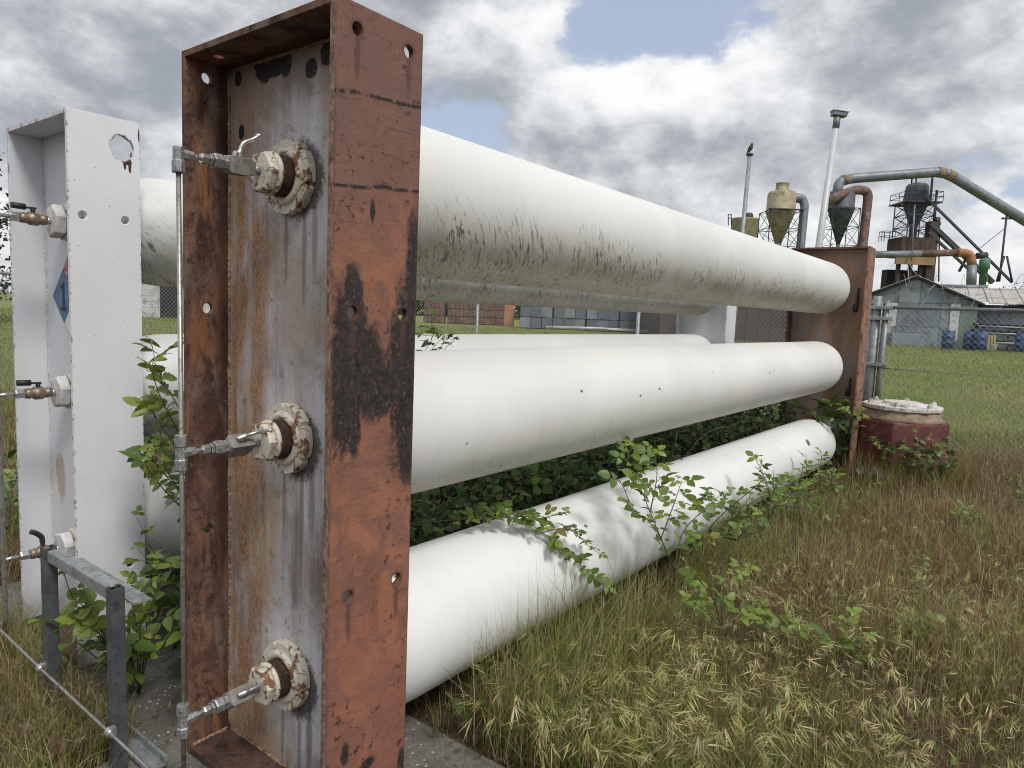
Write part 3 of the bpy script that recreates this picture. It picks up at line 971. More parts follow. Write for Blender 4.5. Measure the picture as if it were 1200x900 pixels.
hp = MB().prism(dia(c0, 0.272), (0.0015, 0, 0)).build('hazard_diamond', M['ink'], wf)
for nm, oy, oz in (('hz_blue', 1, 0), ('hz_red', 0, 1), ('hz_yel', -1, 0), ('hz_wht', 0, -1)):
    cc = c0 + Vector((-0.002, oy * 0.133, oz * 0.133))
    k = MB().prism(dia(cc, 0.131), (0.0012, 0, 0)).build('quarter', M[nm], hp)
    if nm == 'hz_blue':
        d = MB()
        x = cc.x - 0.0015
        d.box((x, cc.y - 0.012, cc.z - 0.07), (x + 0.001, cc.y + 0.012, cc.z + 0.07))
        d.box((x - 0.0004, cc.y - 0.030, cc.z - 0.072), (x + 0.0006, cc.y + 0.030, cc.z - 0.054))
        d.box((x - 0.0004, cc.y + 0.005, cc.z + 0.036), (x + 0.0006, cc.y + 0.034, cc.z + 0.055))
        d.build('numeral', M['ink'], hp)

# white rack: far end frame
gx0 = 9.18
gc = Vector((gx0 + 0.16, 3.75, 0))
M['wfar'] = mat_white('white_far_frame', (0.70, 0.71, 0.73))
gf = thing('steel_end_frame', gc, 'white steel end frame at the far end of the further tubes, behind the middle tube', 'steel frame', 'end frames of the tube racks')
MB().box((gx0, 3.39, 0), (gx0 + 0.34, 3.41, 2.5)).build('flange', M['wfar'], gf, bevel=0.003)
MB().box((gx0, 4.09, 0), (gx0 + 0.34, 4.11, 2.5)).build('flange', M['wfar'], gf, bevel=0.003)
MB().box((gx0 + 0.16, 3.41, 0), (gx0 + 0.18, 4.09, 2.48)).build('web_plate', M['wfar'], gf)
MB().box((gx0 + 0.001, 3.4105, 2.478), (gx0 + 0.339, 4.0895, 2.499)).build('top_plate', M['wfar'], gf, bevel=0.002)

wl3 = ('dirty white storage tube, topmost of the further rack, heavily streaked with dark algae',
       'white storage tube, middle one of the further rack, seen between the nearer tubes',
       'grimy white storage tube, lowest of the further rack, in the brambles')
for i, zz in enumerate((2.06, 1.25, 0.475)):
    mt = mat_tube('far_tube_paint_' + names[i], (0.66, 0.665, 0.66), (1.0, 1.0, 1.0)[i], 5.3 * i + 11, (), (0.14, 0.12, 0.13)[i])
    rt = build_tube(1.42, zz, gx0 + 0.16, zz, 3.75, 0.278, mt, wl3[i], 'storage tubes of the further rack', M['neck'])
    m = ring_nut(-0.064, -0.022, 0.085, 0.05, 6, 0.3 * i)
    add_part(rt, 'ring_nut', m, M['fit'])
    m = MB().box((-0.028, -0.12, -0.05), (-0.021, -0.05, 0.16)).box((-0.028, -0.125, -0.16), (-0.021, -0.06, -0.05))
    add_part(rt, 'lock_tab', m, M['wfar'])
    pl = add_part(rt, 'hexagon_plug', hex_x(MB(), -0.115, -0.066, 0.080), M['wfar'], bevel=0.003)
    v = thing('ball_valve', (1.42 - 0.115, 3.75, zz), ('brass ball valve with black lever, topmost on the white frame', 'brass ball valve with black lever, middle one on the white frame',
                                                      'brass ball valve with raised black lever, lowest on the white frame')[i], 'valve', 'ball valves on the white frame')
    m = MB().lathe([(-0.020, 0.015), (0.004, 0.015)], (0, 0, 0), (1, 0, 0), 16)
    add_part(v, 'nipple', m, M['bright'])
    m = MB().lathe([(-0.125, 0.022), (-0.105, 0.026), (-0.10, 0.022), (-0.085, 0.031), (-0.055, 0.031), (-0.040, 0.022), (-0.036, 0.026), (-0.015, 0.022)], (0, 0, 0), (1, 0, 0), 10)
    add_part(v, 'body', m, M['brass'])
    m = MB()
    hex_x(m, -0.165, -0.127, 0.022)
    m.lathe([(-0.235, 0.0095), (-0.165, 0.0095)], (0, 0, 0), (1, 0, 0), 12)
    add_part(v, 'union_nut', m, M['bright'])
    m = MB().tube([(-0.07, 0, 0.025), (-0.07, 0, 0.045)], 0.010, 10)
    if i < 2:
        m.box((-0.145, -0.010, 0.044), (-0.058, 0.010, 0.052)).tube([(-0.155, 0, 0.052), (-0.10, 0, 0.050)], 0.014, 8)
    else:
        m.tube(smooth_path([(-0.07, 0, 0.045), (-0.075, 0, 0.075), (-0.10, 0, 0.10), (-0.12, 0, 0.11)]), 0.012, 8)
    add_part(v, 'lever', m, M['black'])
wr = thing('riser_tube', (1.075, 3.75, 0), 'thin bent steel tube linking the valves of the white frame', 'pipe')
rx = 1.075
MB().tube(fillet([(rx + 0.02, 3.75, 2.06), (rx, 3.75, 2.06), (rx, 3.75, 0.14), (rx, 4.6, 0.12)], 0.07), 0.0105, 12).build('tube', M['tubing'], wr)
for zz in (1.25, 0.475):
    MB().tube([(0.2, 3.95, zz - 0.02), (rx - 0.01, 3.75, zz)], 0.008, 10).build('branch_tube', M['tubing'], wr)

# ------------------------------------------------------------------ strut stand with the manifold line
SX = on(139, 905, 2, 0.0).x
SY2, SZ = on(139, 905, 2, 0.0).y, on(139, 690, 0, SX).z
SY1 = on(57, 642, 0, SX).y
st = thing('strut_stand', (SX, (SY1 + SY2) / 2, 0), 'dark grey slotted channel stand with two legs, in front of the white frame', 'pipe stand')


def channel(a, b, w=0.047, h=0.045, face=(0, 0, 1), open_dir=1):
    """U section bar"""
    m = MB()
    a, b = Vector(a), Vector(b)
    d = (b - a).normalized()
    u = Vector(face)
    x = d.cross(u).normalized()
    z = x.cross(d)
    Mx = Matrix((x, d, z)).transposed().to_4x4()
    Mx.translation = a
    L = (b - a).length
    t = 0.004
    m.box((-w / 2, 0, h / 2 - t), (w / 2, L, h / 2), Mx)
    m.box((-w / 2, 0, -h / 2), (-w / 2 + t, L, h / 2 - t), Mx)
    m.box((w / 2 - t, 0, -h / 2), (w / 2, L, h / 2 - t), Mx)
    m.box((-w / 2 + t, 0, -h / 2), (-w / 2 + t + 0.011, L, -h / 2 + t), Mx)
    m.box((w / 2 - t - 0.011, 0, -h / 2), (w / 2 - t, L, -h / 2 + t), Mx)
    return m


channel((SX, SY1, -0.06), (SX, SY1, SZ), face=(0, -1, 0)).build('leg', M['strut'], st, bevel=0.0015)
channel((SX, SY2, -0.06), (SX, SY2, SZ), face=(0, -1, 0)).build('leg', M['strut'], st, bevel=0.0015)
channel((SX + 0.01, SY1 - 0.028, SZ - 0.03), (SX + 0.01, SY2 + 0.028, SZ - 0.03), 0.05, 0.045, (0, 0, 1)).build('top_rail', M['galv'], st, bevel=0.0015)
MB().box((SX + 0.036, SY2 - 0.06, SZ - 0.062), (SX + 0.10, SY1 - 0.06, SZ - 0.057)).build('shelf_strip', M['galv'], st)
MB().box((SX + 0.06, SY2 - 0.10, 0.006), (SX + 0.13, SY1 - 0.03, 0.014)).box((SX + 0.12, SY2 - 0.10, 0.014), (SX + 0.13, SY1 - 0.03, 0.042)).build('base_rail', M['galv'], st)
ml = thing('manifold_tube', (1.12, 3.1, 0.1), 'thin steel tube running low along the channel stand', 'pipe')
pA, pB = on(47, 783, 0, SX - 0.045), on(128, 858, 0, SX - 0.045)
dd = (pB - pA)
MB().tube([pA - dd * 1.6, pA - dd * 0.6 + Vector((0, 0, 0.006)), pA, pB, pB + dd * 1.3], 0.006, 10).build('tube', M['tubing'], ml)
for p in (pA, pB):
    MB().lathe([(-0.014, 0.009), (-0.011, 0.014), (0.011, 0.014), (0.014, 0.009)], p, dd, 8, False).box((p.x, p.y - 0.012, p.z - 0.02), (p.x + 0.02, p.y + 0.012, p.z + 0.014)).build('clamp', M['bright'], ml)

# ================================================================== fence, pedestal, litter
M['post'] = plain('galvanised_post', (0.27, 0.285, 0.295), 0.5, 0.4, 0.15, 8, (0.17, 0.165, 0.155), 0.5, 0.1, 50)
M['wire'] = plain('galvanised_wire', (0.33, 0.34, 0.35), 0.5, 0.4, 0.1, 8)


def wire_mesh(a, b, z0, z1, step=0.0765, r=0.0021):
    """diamond mesh of straight diagonal wires clipped to the panel a-b"""
    a, b = Vector(a), Vector(b)
    L = (b - a).length
    d = (b - a) / L
    nrm = Vector((-d.y, d.x, 0))
    H = z1 - z0
    V, Fc = [], []
    for sgn in (1, -1):
        k = -H
        while k < L:
            s0, s1 = k, k + H
            t0, t1 = max(0, (0 - s0) / H), min(1, (L - s0) / H)
            if t1 > t0:
                p = a + d * (s0 + H * t0) + Vector((0, 0, z0 + H * (t0 if sgn > 0 else 1 - t0)))
                q = a + d * (s0 + H * t1) + Vector((0, 0, z0 + H * (t1 if sgn > 0 else 1 - t1)))
                off = nrm * (0.002 * sgn)
                u = (q - p).normalized().cross(nrm)
                o = len(V)
                for e in (p, q):
                    for c in range(3):
                        an = 2 * pi * c / 3
                        V.append(e + off + (u * cos(an) + nrm * sin(an)) * r)
                for c in range(3):
                    Fc.append((o + c, o + (c + 1) % 3, o + 3 + (c + 1) % 3, o + 3 + c))
            k += step
    m = MB()
    m.add(V, Fc, True)
    return m


def fence(a, b, top, spacing, label, first_thick=False, barb=True):
    a, b = Vector(a), Vector(b)
    root = thing('chain_link_fence', a, label, 'fence')
    L = (b - a).length
    d = (b - a) / L
    n = int(L / spacing)
    for i in range(n + 1):
        p = a + d * (i * L / n)
        g = float(gz(p.x, p.y))
        MB().tube([(p.x, p.y, g - 0.3), (p.x, p.y, top)], 0.034, 10).lathe([(0, 0.040), (0.02, 0.04), (0.05, 0.02), (0.055, 0.002)], (p.x, p.y, top - 0.005), (0, 0, 1), 10).build('post', M['post'], root)
    MB().tube([a + Vector((0, 0, top - 0.04)), b + Vector((0, 0, top - 0.04))], 0.025, 10).build('top_rail', M['post'], root)
    MB().tube([a + Vector((0, 0, 1.15)), b + Vector((0, 0, 1.15))], 0.006, 6).build('tension_wire', M['wire'], root)
    o = wire_mesh(a, b, 0.08, top - 0.03).build('mesh_fabric', M['wire'], root)
    o['kind'] = 'stuff'
    return root


FX, FT = 11.0, 2.05
f1 = fence((FX, 1.80, 0), (FX, -6.2, 0), FT, 2.6, 'chain link fence with top rail and coiled wire, right of the far rusty frame')
f2 = fence((FX, 13.0, 0), (FX, 1.96, 0), FT, 2.8, 'chain link fence running behind the far ends of the tubes')
f3 = fence((-9, 13.02, 0), (FX - 0.1, 13.02, 0), FT, 3.0, 'chain link fence at the back of the yard, behind the white frame')
# heavy corner post with hinges, beside the far frame
gp = thing('gate_post', (FX, 1.86, 0), 'pair of galvanised gate posts clamped together behind the far rusty frame', 'gate post')
MB().tube([(FX - 0.02, 1.90, -0.3), (FX - 0.02, 1.90, 2.16)], 0.055, 14).build('post', M['post'], gp)
MB().tube([(FX - 0.06, 1.77, 0.05), (FX - 0.06, 1.77, 2.1)], 0.03, 12).build('frame_tube', M['post'], gp)
for z in (0.55, 1.2, 1.85, 2.0):
    MB().bar((FX - 0.04, 1.98, z), (FX - 0.04, 1.70, z), 0.13, 0.05).build('hinge', M['galv'], gp, bevel=0.006)
# coils of barbed wire above the right hand run
coil = MB()
pts = []
y = 1.7
k = 0
while y > -6:
    an = k * 0.42
    pts.append((FX + 0.22 * cos(an), y, FT + 0.20 + 0.22 * sin(an)))
    y -= 0.021 + 0.008 * sin(k * 0.13)
    k += 1
coil.tube(pts, 0.0022, 4)
coil.build('barbed_coil', M['wire'], f1)
arm = MB()
for z, o in ((FT + 0.12, 0.07), (FT + 0.24, 0.14)):
    arm.tube([(FX + o, 1.7, z), (FX + o, -1.0, z - 0.02), (FX + o, -3.5, z), (FX + o, -6, z)], 0.002, 4)
arm.build('barbed_wire', M['wire'], f1)
# bare twigs and broken wire ends caught on the rail
for px, py, qx, qy in ((1066, 309, 1080, 326), (1064, 311, 1071, 342), (1084, 349, 1096, 334)):
    a, b = on(px, py, 0, FX - 0.03), on(qx, qy, 0, FX - 0.03)
    MB().tube([a, a.lerp(b, 0.5) + Vector((0, 0.03, 0)), b], 0.005, 6).build('loose_wire', M['wire'], f1)

# pedestal with a white lid
pc = Vector((9.24, 1.24, 0))
M['ped'] = plain('dark_red_painted_concrete', (0.105, 0.032, 0.028), 0.7, 0, 0.3, 4, (0.20, 0.10, 0.085), 0.5, 0.3, 30)
M['tan'] = plain('tan_concrete', (0.27, 0.20, 0.14), 0.85, 0, 0.25, 8, (0.15, 0.11, 0.08), 0.5, 0.3, 40)
M['lid'] = mat_white('white_lid', (0.70, 0.70, 0.68))
pd = thing('pedestal', pc, 'dark red octagonal concrete pedestal with tan neck beside the far rusty frame', 'pedestal')
MB().lathe([(-0.1, 0.50), (0.655, 0.50), (0.67, 0.485)], pc, (0, 0, 1), 8, False).build('base', M['ped'], pd, bevel=0.012)
MB().lathe([(0.67, 0.46), (0.70, 0.41), (0.78, 0.395)], pc, (0, 0, 1), 28).build('neck', M['tan'], pd)
ld = thing('flange_lid', pc + Vector((0, 0, 0.78)), 'white flanged lid lying on the red pedestal', 'lid')
m = MB().lathe([(0.0, 0.418), (0.004, 0.425), (0.045, 0.425), (0.052, 0.413), (0.055, 0.22), (0.085, 0.2), (0.088, 0.001)], pc + Vector((0, 0, 0.782)), (0, 0, 1), 12, False)
m.build('plate', M['lid'], ld, bevel=0.006)
for k in range(12):
    a = k * pi / 6
    p = pc + Vector((0.35 * cos(a), 0.35 * sin(a), 0.834))
    if k % 2 == 0:
        MB().lathe([(0, 0.03), (0.03, 0.03), (0.031, 0.018), (0.05, 0.018)], p, (0, 0, 1), 6, False).build('bolt', M['lid'], ld)
MB().box((pc.x - 0.35, pc.y - 0.1, 0.836), (pc.x - 0.05, pc.y + 0.06, 0.875)).build('lifting_lug', M['lid'], ld, bevel=0.01)

# crumpled grey plastic by the foot of the far frame
m = MB()
n = 12
c = Vector((8.75, 1.38, 0.03))
vs = [(c.x + (i / n - 0.5) * 0.42 + random.uniform(-0.012, 0.012), c.y + (j / n - 0.5) * 0.36 + random.uniform(-0.012, 0.012),
       c.z + 0.05 * abs(sin(i * 1.7 + j)) + 0.09 * random.random() * (1 - abs(i / n - 0.5)) * (1 - abs(j / n - 0.5))) for i in range(n + 1) for j in range(n + 1)]
fs = [(i * (n + 1) + j, (i + 1) * (n + 1) + j, (i + 1) * (n + 1) + j + 1, i * (n + 1) + j + 1) for i in range(n) for j in range(n)]
m.add(vs, fs)
o = m.build('plastic_sheet', plain('grey_plastic', (0.21, 0.225, 0.235), 0.35, 0, 0.3, 9), None, origin=c)
tag(o, 'crumpled grey plastic sheet on the ground at the foot of the far rusty frame', 'plastic sheet')

# ================================================================== yard beyond the fence
D = 37.0
RGT = Vector((0.6046, -0.7965, 0))          # to the right of the picture, level
FW3 = Vector((0.7965, 0.6046, 0))
UP = Vector((0, 0, 1))


class Fr:
    """level frame facing the camera at depth d; local u to the right, w away, h up; sizes are metres"""
    def __init__(s, px, py, d):
        s.o = at(px, py, d)

    def p(s, u, w, h):
        return s.o + RGT * u + FW3 * w + UP * h


MXF = Matrix((RGT, FW3, UP)).transposed().to_4x4()


def fbox(m, o, lo, hi):
    Mx = MXF.copy()
    Mx.translation = o
    return m.box(lo, hi, Mx)


M['bluegrey'] = plain('blue_grey_sheet_metal', (0.19, 0.225, 0.255), 0.6, 0.1, 0.14, 0.8, (0.115, 0.135, 0.15), 0.5, 0.1, 6)
M['bluegrey2'] = plain('pale_blue_grey_sheet', (0.235, 0.27, 0.295), 0.6, 0.1, 0.14, 0.8, (0.14, 0.16, 0.17), 0.5, 0.1, 6)
M['roofm'] = plain('pale_weathered_roof', (0.43, 0.42, 0.385), 0.6, 0.1, 0.12, 0.7, (0.27, 0.25, 0.21), 0.55, 0.1, 5)
M['dark'] = plain('dark_recess', (0.02, 0.02, 0.022), 0.8, 0, 0.3, 3)
M['greenp'] = plain('pale_green_paint', (0.165, 0.235, 0.185), 0.7, 0, 0.2, 1.5, (0.23, 0.24, 0.21), 0.5, 0.1, 6)
M['cream'] = plain('cream_wood', (0.50, 0.475, 0.40), 0.7, 0, 0.15, 2, (0.33, 0.30, 0.25), 0.5, 0.2, 8)
M['whitep'] = plain('whitewash', (0.55, 0.56, 0.56), 0.7, 0, 0.15, 1.2, (0.33, 0.34, 0.35), 0.6, 0.2, 8)

# barn with gable end
bo = at(1066, 409, D)
PXM = D / FPX                                # metres per picture pixel at the barn
bz = bo.z - 0.15
hw, he, hr = 2.85, 2.62, 3.90
barn = thing('metal_barn', bo, 'blue grey sheet metal shed with gable end facing the lawn', 'shed')


_d = (bo - CAM)
BF = Vector((_d.x, _d.y, 0)).normalized()          # the sheds stand turned towards the racks
BR = Vector((BF.y, -BF.x, 0))


def G(u, w, h):
    return bo + BR * u + BF * w + UP * (h - 0.15)


MB().prism([G(-hw, 0.03, 0), G(hw, 0.03, 0), G(hw, 0.03, he), G(0, 0.03, hr), G(-hw, 0.03, he)], BF * 7.0).build('wall', M['bluegrey'], barn)
cols = [-hw, -1.75, -0.75, 0.25, 1.25, 2.10, hw]
for i in range(6):
    for j, (h0, h1) in enumerate(((0.02, 1.32), (1.34, 2.58), (2.60, 9))):
        u0, u1 = cols[i] + 0.012, cols[i + 1] - 0.012
        top = lambda u: he + (hr - he) * (1 - abs(u) / hw) - 0.06
        mat = M['bluegrey']
        if i == 1 and j == 1:
            mat = M['whitep']
        elif (i, j) in ((0, 1), (3, 0), (4, 1), (2, 2)):
            mat = M['bluegrey2']
        elif i == 5 and j < 2:
            mat = M['greenp']
        if j < 2:
            poly = [(u0, h0), (u1, h0), (u1, h1), (u0, h1)]
        else:
            poly = [(u0, h0), (u1, h0), (u1, max(top(u1), h0 + 0.05))] + ([(0, top(0))] if u0 < 0 < u1 else []) + [(u0, max(top(u0), h0 + 0.05))]
        MB().prism([G(u, random.uniform(-0.012, 0.0), h) for u, h in poly], BF * 0.028).build('wall_panel', mat, barn)
MB().prism([G(1.70, -0.05, 0.7), G(2.08, -0.05, 0.7), G(2.08, -0.05, 2.6), G(1.66, -0.05, 2.6)], BF * 0.03).build('wall_panel', M['whitep'], barn)
dr = MB().prism([G(-1.95, -0.07, 0.05), G(-0.98, -0.07, 0.05), G(-0.98, -0.07, 1.62), G(-1.95, -0.07, 1.62)], BF * 0.04).build('door', M['cream'], barn)
for u in (-1.93, -1.46, -1.02):
    MB().prism([G(u, -0.09, 0.07), G(u + 0.03, -0.09, 0.07), G(u + 0.03, -0.09, 1.6), G(u, -0.09, 1.6)], BF * 0.018).build('batten', M['whitep'], dr)
MB().prism([G(-hw - 0.25, -0.25, he - 0.10), G(0, -0.25, hr + 0.02), G(hw + 0.25, -0.25, he - 0.10), G(hw + 0.25, -0.25, he - 0.02), G(0, -0.25, hr + 0.11), G(-hw - 0.25, -0.25, he - 0.02)], BF * 7.4).build('roof', M['dark'], barn)
for sg in (-1, 1):
    MB().prism([G(sg * 0.03, -0.26, hr + 0.115), G(sg * (hw + 0.27), -0.26, he - 0.012), G(sg * (hw + 0.27), -0.26, he + 0.02), G(sg * 0.03, -0.26, hr + 0.15)], BF * 7.4).build('roof_sheet', M['roofm'], barn)

# long wing to the right
wing = thing('storage_wing', G(hw, 1.5, 0), 'long low shed wing with pale metal roof, right of the gable end', 'shed')
WL = 9.5
MB().prism([G(hw + 0.05, 1.5, 0), G(hw + WL, 1.5, 0), G(hw + WL, 1.5, 2.6), G(hw + 0.05, 1.5, 2.6)], BF * 5).build('wall', M['bluegrey2'], wing)
for k in range(9):
    u = hw + 0.1 + k * 1.04
    MB().prism([G(u, 1.46, 0.02), G(u + 1.02, 1.46, 0.02), G(u + 1.02, 1.46, 2.45), G(u, 1.46, 2.45)], BF * 0.035).build('wall_panel', M['bluegrey2'] if k % 3 else M['bluegrey'], wing)
MB().prism([G(hw - 0.05, 0.9, 2.46), G(hw + WL, 0.9, 2.46), G(hw + WL, 0.9, 2.62), G(hw - 0.05, 0.9, 2.62)], BF * 0.8).build('eave', M['dark'], wing)
rise = 1.0
for k in range(15):
    u0 = hw - 1.75 + k * 0.75
    lo_w, hi_w = 0.75, 5.2
    cut0 = 0.0
    if u0 < hw - 0.1:                       # the sheets that meet the gable roof start higher up
        cut0 = min(0.9, (hw - u0) / hw * (hr - he) / rise)
    a_w, a_h = lo_w + (hi_w - lo_w) * cut0, 2.66 + rise * cut0
    dz = random.uniform(0, 0.02)
    q = [G(u0, a_w, a_h + dz), G(u0 + 0.73, a_w, a_h + dz), G(u0 + 0.73, hi_w, 2.66 + rise + dz), G(u0, hi_w, 2.66 + rise + dz)]
    MB().prism(q, (0, 0, 0.03)).build('roof_sheet', M['roofm'], wing)
    MB().tube([q[0] + Vector((0, 0, 0.05)), q[3] + Vector((0, 0, 0.05))], 0.035, 6).build('roof_seam', M['roofm'], wing)
MB().tube([G(hw - 1.6, 5.3, 3.72), G(hw + 0.7, 5.3, 3.72)], 0.17, 12).build('ridge_duct', plain('grey_duct', (0.17, 0.19, 0.205), 0.5, 0.3, 0.2, 2), wing)
# barn door bin
bn = fbox(MB(), G(-0.85, -1.3, 0.1), (0, 0, 0), (1.75, 0.9, 0.85)).build('metal_bin', M['bluegrey'], None, origin=G(0, -1.3, 0.1), bevel=0.02)
tag(bn, 'low dark grey metal bin against the gable shed', 'bin')

# drums, pallet, bucket, pipe rack
M['drum'] = plain('blue_plastic_drum', (0.020, 0.055, 0.145), 0.45, 0, 0.2, 3, (0.05, 0.07, 0.12), 0.4, 0.05, 10)
drum_lab = ('blue drum standing alone in front of the gable shed', 'dark blue drum leaning between green panel and pallet', 'blue drum beside the upright pallet', 'blue drum at the right picture edge below the pipe rack')
for (px, py, d), lb, sc in zip(((1110, 409, 33.6), (1135, 410, 34.2), (1148, 410, 33.6), (1196, 412, 33.5)), drum_lab, (1, 0.95, 1, 1)):
    p = at(px, py, d)
    r = thing('drum', p, lb, 'drum', 'blue drums by the sheds')
    MB().lathe([(0, 0.26), (0.02, 0.28), (0.28, 0.285), (0.30, 0.30), (0.32, 0.285), (0.58, 0.285), (0.60, 0.30), (0.62, 0.285), (0.88, 0.275), (0.90, 0.26), (0.88, 0.24), (0.88, 0.001)],
               p, (0, 0, 1), 18).build('body', M['drum'], r)
    MB().tube([p + Vector((0.15, 0, 0.88)), p + Vector((0.15, 0, 0.91))], 0.035, 8).build('bung', M['black'], r)
M['pal'] = plain('yellow_pine', (0.40, 0.295, 0.15), 0.8, 0, 0.2, 4, (0.22, 0.16, 0.09), 0.5)
pp = at(1159, 410, 33.4)
pal = thing('pallet', pp, 'yellow timber pallet standing on edge between blue drum and bucket', 'pallet')
for k in range(4):
    fbox(MB(), pp + RGT * (-0.25 + k * 0.145), (0, 0, 0), (0.09, 0.03, 0.72)).build('slat', M['pal'], pal)
for h in (0.05, 0.32, 0.6):
    fbox(MB(), pp + RGT * -0.25, (0, 0.032, h), (0.525, 0.10, h + 0.08)).build('bearer', M['pal'], pal)
bp = at(1164, 411, 33.0)
bk = thing('bucket', bp, 'small white plastic bucket right of the pallet', 'bucket')
MB()._lathe2([(0, 0.001), (0, 0.11), (0.28, 0.14), (0.30, 0.15), (0.29, 0.135), (0.03, 0.105), (0.03, 0.001)], bp, Vector((0, 0, 1)), 16, True).build('pail', M['whitep'], bk)
MB().tube([bp + RGT * -0.145 + UP * 0.27, bp + UP * 0.17 - FW3 * 0.17, bp + RGT * 0.145 + UP * 0.27], 0.006, 5).build('bail', M['wire'], bk)
rk = thing('pipe_rack', at(1172, 410, 34.6), 'rack stacked with dark pipes in front of the long shed wing', 'pipe rack')
ro = at(1146, 409, 34.6)
for u in (0.3, 2.0, 3.7):
    for w in (0, 0.8):
        MB().bar(ro + RGT * u + FW3 * w, ro + RGT * u + FW3 * w + UP * 1.35, 0.07).build('upright', M['strut'], rk)
for h in (0.25, 0.72, 1.05):
    for u in (0.3, 2.0, 3.7):
        MB().bar(ro + RGT * u + UP * h - FW3 * 0.05, ro + RGT * u + FW3 * 0.85 + UP * h, 0.06).build('arm', M['strut'], rk)
    for k in range(7):
        hh = h + 0.09 + 0.1 * (k % 2)
        MB().tube([ro + RGT * (0.0 + random.uniform(-0.1, 0.15)) + FW3 * (0.02 + k * 0.12) + UP * hh, ro + RGT * (4.3 + random.uniform(-0.3, 0.3)) + FW3 * (0.02 + k * 0.12) + UP * hh],
                  random.choice((0.045, 0.055, 0.06)), 8).build('pipe', M['dark'] if k % 3 else M['post'], rk)

# ------------------------------------------------------------------ yard seen between the tubes
M['brick'] = plain('red_brown_timber', (0.18, 0.105, 0.078), 0.85, 0, 0.4, 1.2, (0.10, 0.055, 0.04), 0.6)
M['orange'] = plain('faded_orange', (0.42, 0.20, 0.11), 0.8, 0, 0.2, 1.5)
M['lumber'] = plain('blue_grey_wrapped_stack', (0.105, 0.130, 0.160), 0.7, 0, 0.2, 1.0, (0.07, 0.085, 0.10), 0.5)
M['plum'] = plain('dark_plum_siding', (0.070, 0.052, 0.055), 0.8, 0, 0.2, 0.6, (0.045, 0.032, 0.034), 0.5)
cr_lab = ['leftmost low stack of reddish timber crates seen between the tubes', 'second stack of reddish timber crates seen between the tubes', 'third stack of reddish timber crates seen between the tubes', 'fourth stack of reddish timber crates, next to the orange board']
for i, (px, nlay) in enumerate(((508, 3), (536, 4), (560, 4), (582, 4))):
    p = at(px, 379 + i * 0.9, 44)
    p.z = float(gz(p.x, p.y))
    c = thing('crate_stack', p, cr_lab[i], 'crates', 'reddish crate stacks')
    for j in range(nlay):
        for k in range(5):
            u = -0.62 + 0.25 * k
            fbox(MB(), p + RGT * u, (0, 0, j * 0.46 + 0.05), (0.22, 0.04, j * 0.46 + 0.43)).build('slat', M['brick'], c)
        fbox(MB(), p, (-0.65, 0.05, j * 0.46), (0.65, 1.1, j * 0.46 + 0.45)).build('crate', M['brick'], c)
p = at(596, 381, 42)
p.z = float(gz(p.x, p.y))
ob = fbox(MB(), p, (-0.28, 0, 0), (0.32, 0.06, 1.5)).build('orange_board', M['orange'], None, origin=p, bevel=0.01)
tag(ob, 'faded orange board standing between crate stacks and blue grey stacks', 'board')
st_lab = ['blue grey wrapped timber stack nearest the orange board', 'second blue grey timber stack from the orange board', 'third blue grey timber stack from the orange board', 'fourth blue grey timber stack from the orange board, beside the dark wall']
for i, px in enumerate((628, 667, 706, 745)):
    p = at(px, 384 + i * 2, 40)
    p.z = float(gz(p.x, p.y)) + 0.05
    c = thing('timber_stack', p, st_lab[i], 'timber stack', 'blue grey timber stacks')
    for j in range(3):
        for k in range(3):
            fbox(MB(), p + RGT * (-0.93 + 0.62 * k + random.uniform(-0.02, 0.02)), (0, random.uniform(0, 0.05), j * 0.62), (0.60, 2.4, j * 0.62 + 0.56)).build('bundle', M['lumber'] if (i + j + k) % 3 else M['bluegrey'], c)
        for u in (-0.7, 0.6):
            fbox(MB(), p + RGT * u, (0, 0.05, j * 0.62 - 0.06), (0.1, 2.3, j * 0.62)).build('bearer', M['pal'], c)
pa, pb = at(640, 384, 38), at(758, 386, 37)
for q in (pa, pb):
    q.z = float(gz(q.x, q.y)) + 0.14
o = MB().tube([pa, pa.lerp(pb, 0.5) + Vector((0, 0, 0.05)), pb], 0.07, 10).build('white_pipe', M['whitep'], None, origin=pa)
tag(o, 'long white pipe lying in front of the blue grey timber stacks', 'pipe')
q = at(787, 372, 36)
o = MB().tube([pb + Vector((0, 0, 0.05)), q], 0.05, 10).build('white_pipe', M['whitep'], None, origin=pb)
tag(o, 'white pipe propped up at a slant beside the dark wall', 'pipe')
# dark plum building behind the white far frame
p0 = at(772, 396, 34)
p0.z = float(gz(p0.x, p0.y)) - 0.1
bl = thing('dark_building', p0, 'dark plum coloured siding building behind the chain link fence', 'building')
fbox(MB(), p0, (0, 0.05, 0), (6.6, 6, 2.7)).build('wall', M['plum'], bl)
for k in range(11):
    fbox(MB(), p0, (k * 0.6 + 0.01, 0.0, 0), (k * 0.6 + 0.59, 0.045, 2.68)).build('siding_board', M['plum'], bl)
fbox(MB(), p0, (-0.2, -0.3, 2.7), (6.8, 6.2, 2.82)).build('roof', M['dark'], bl)
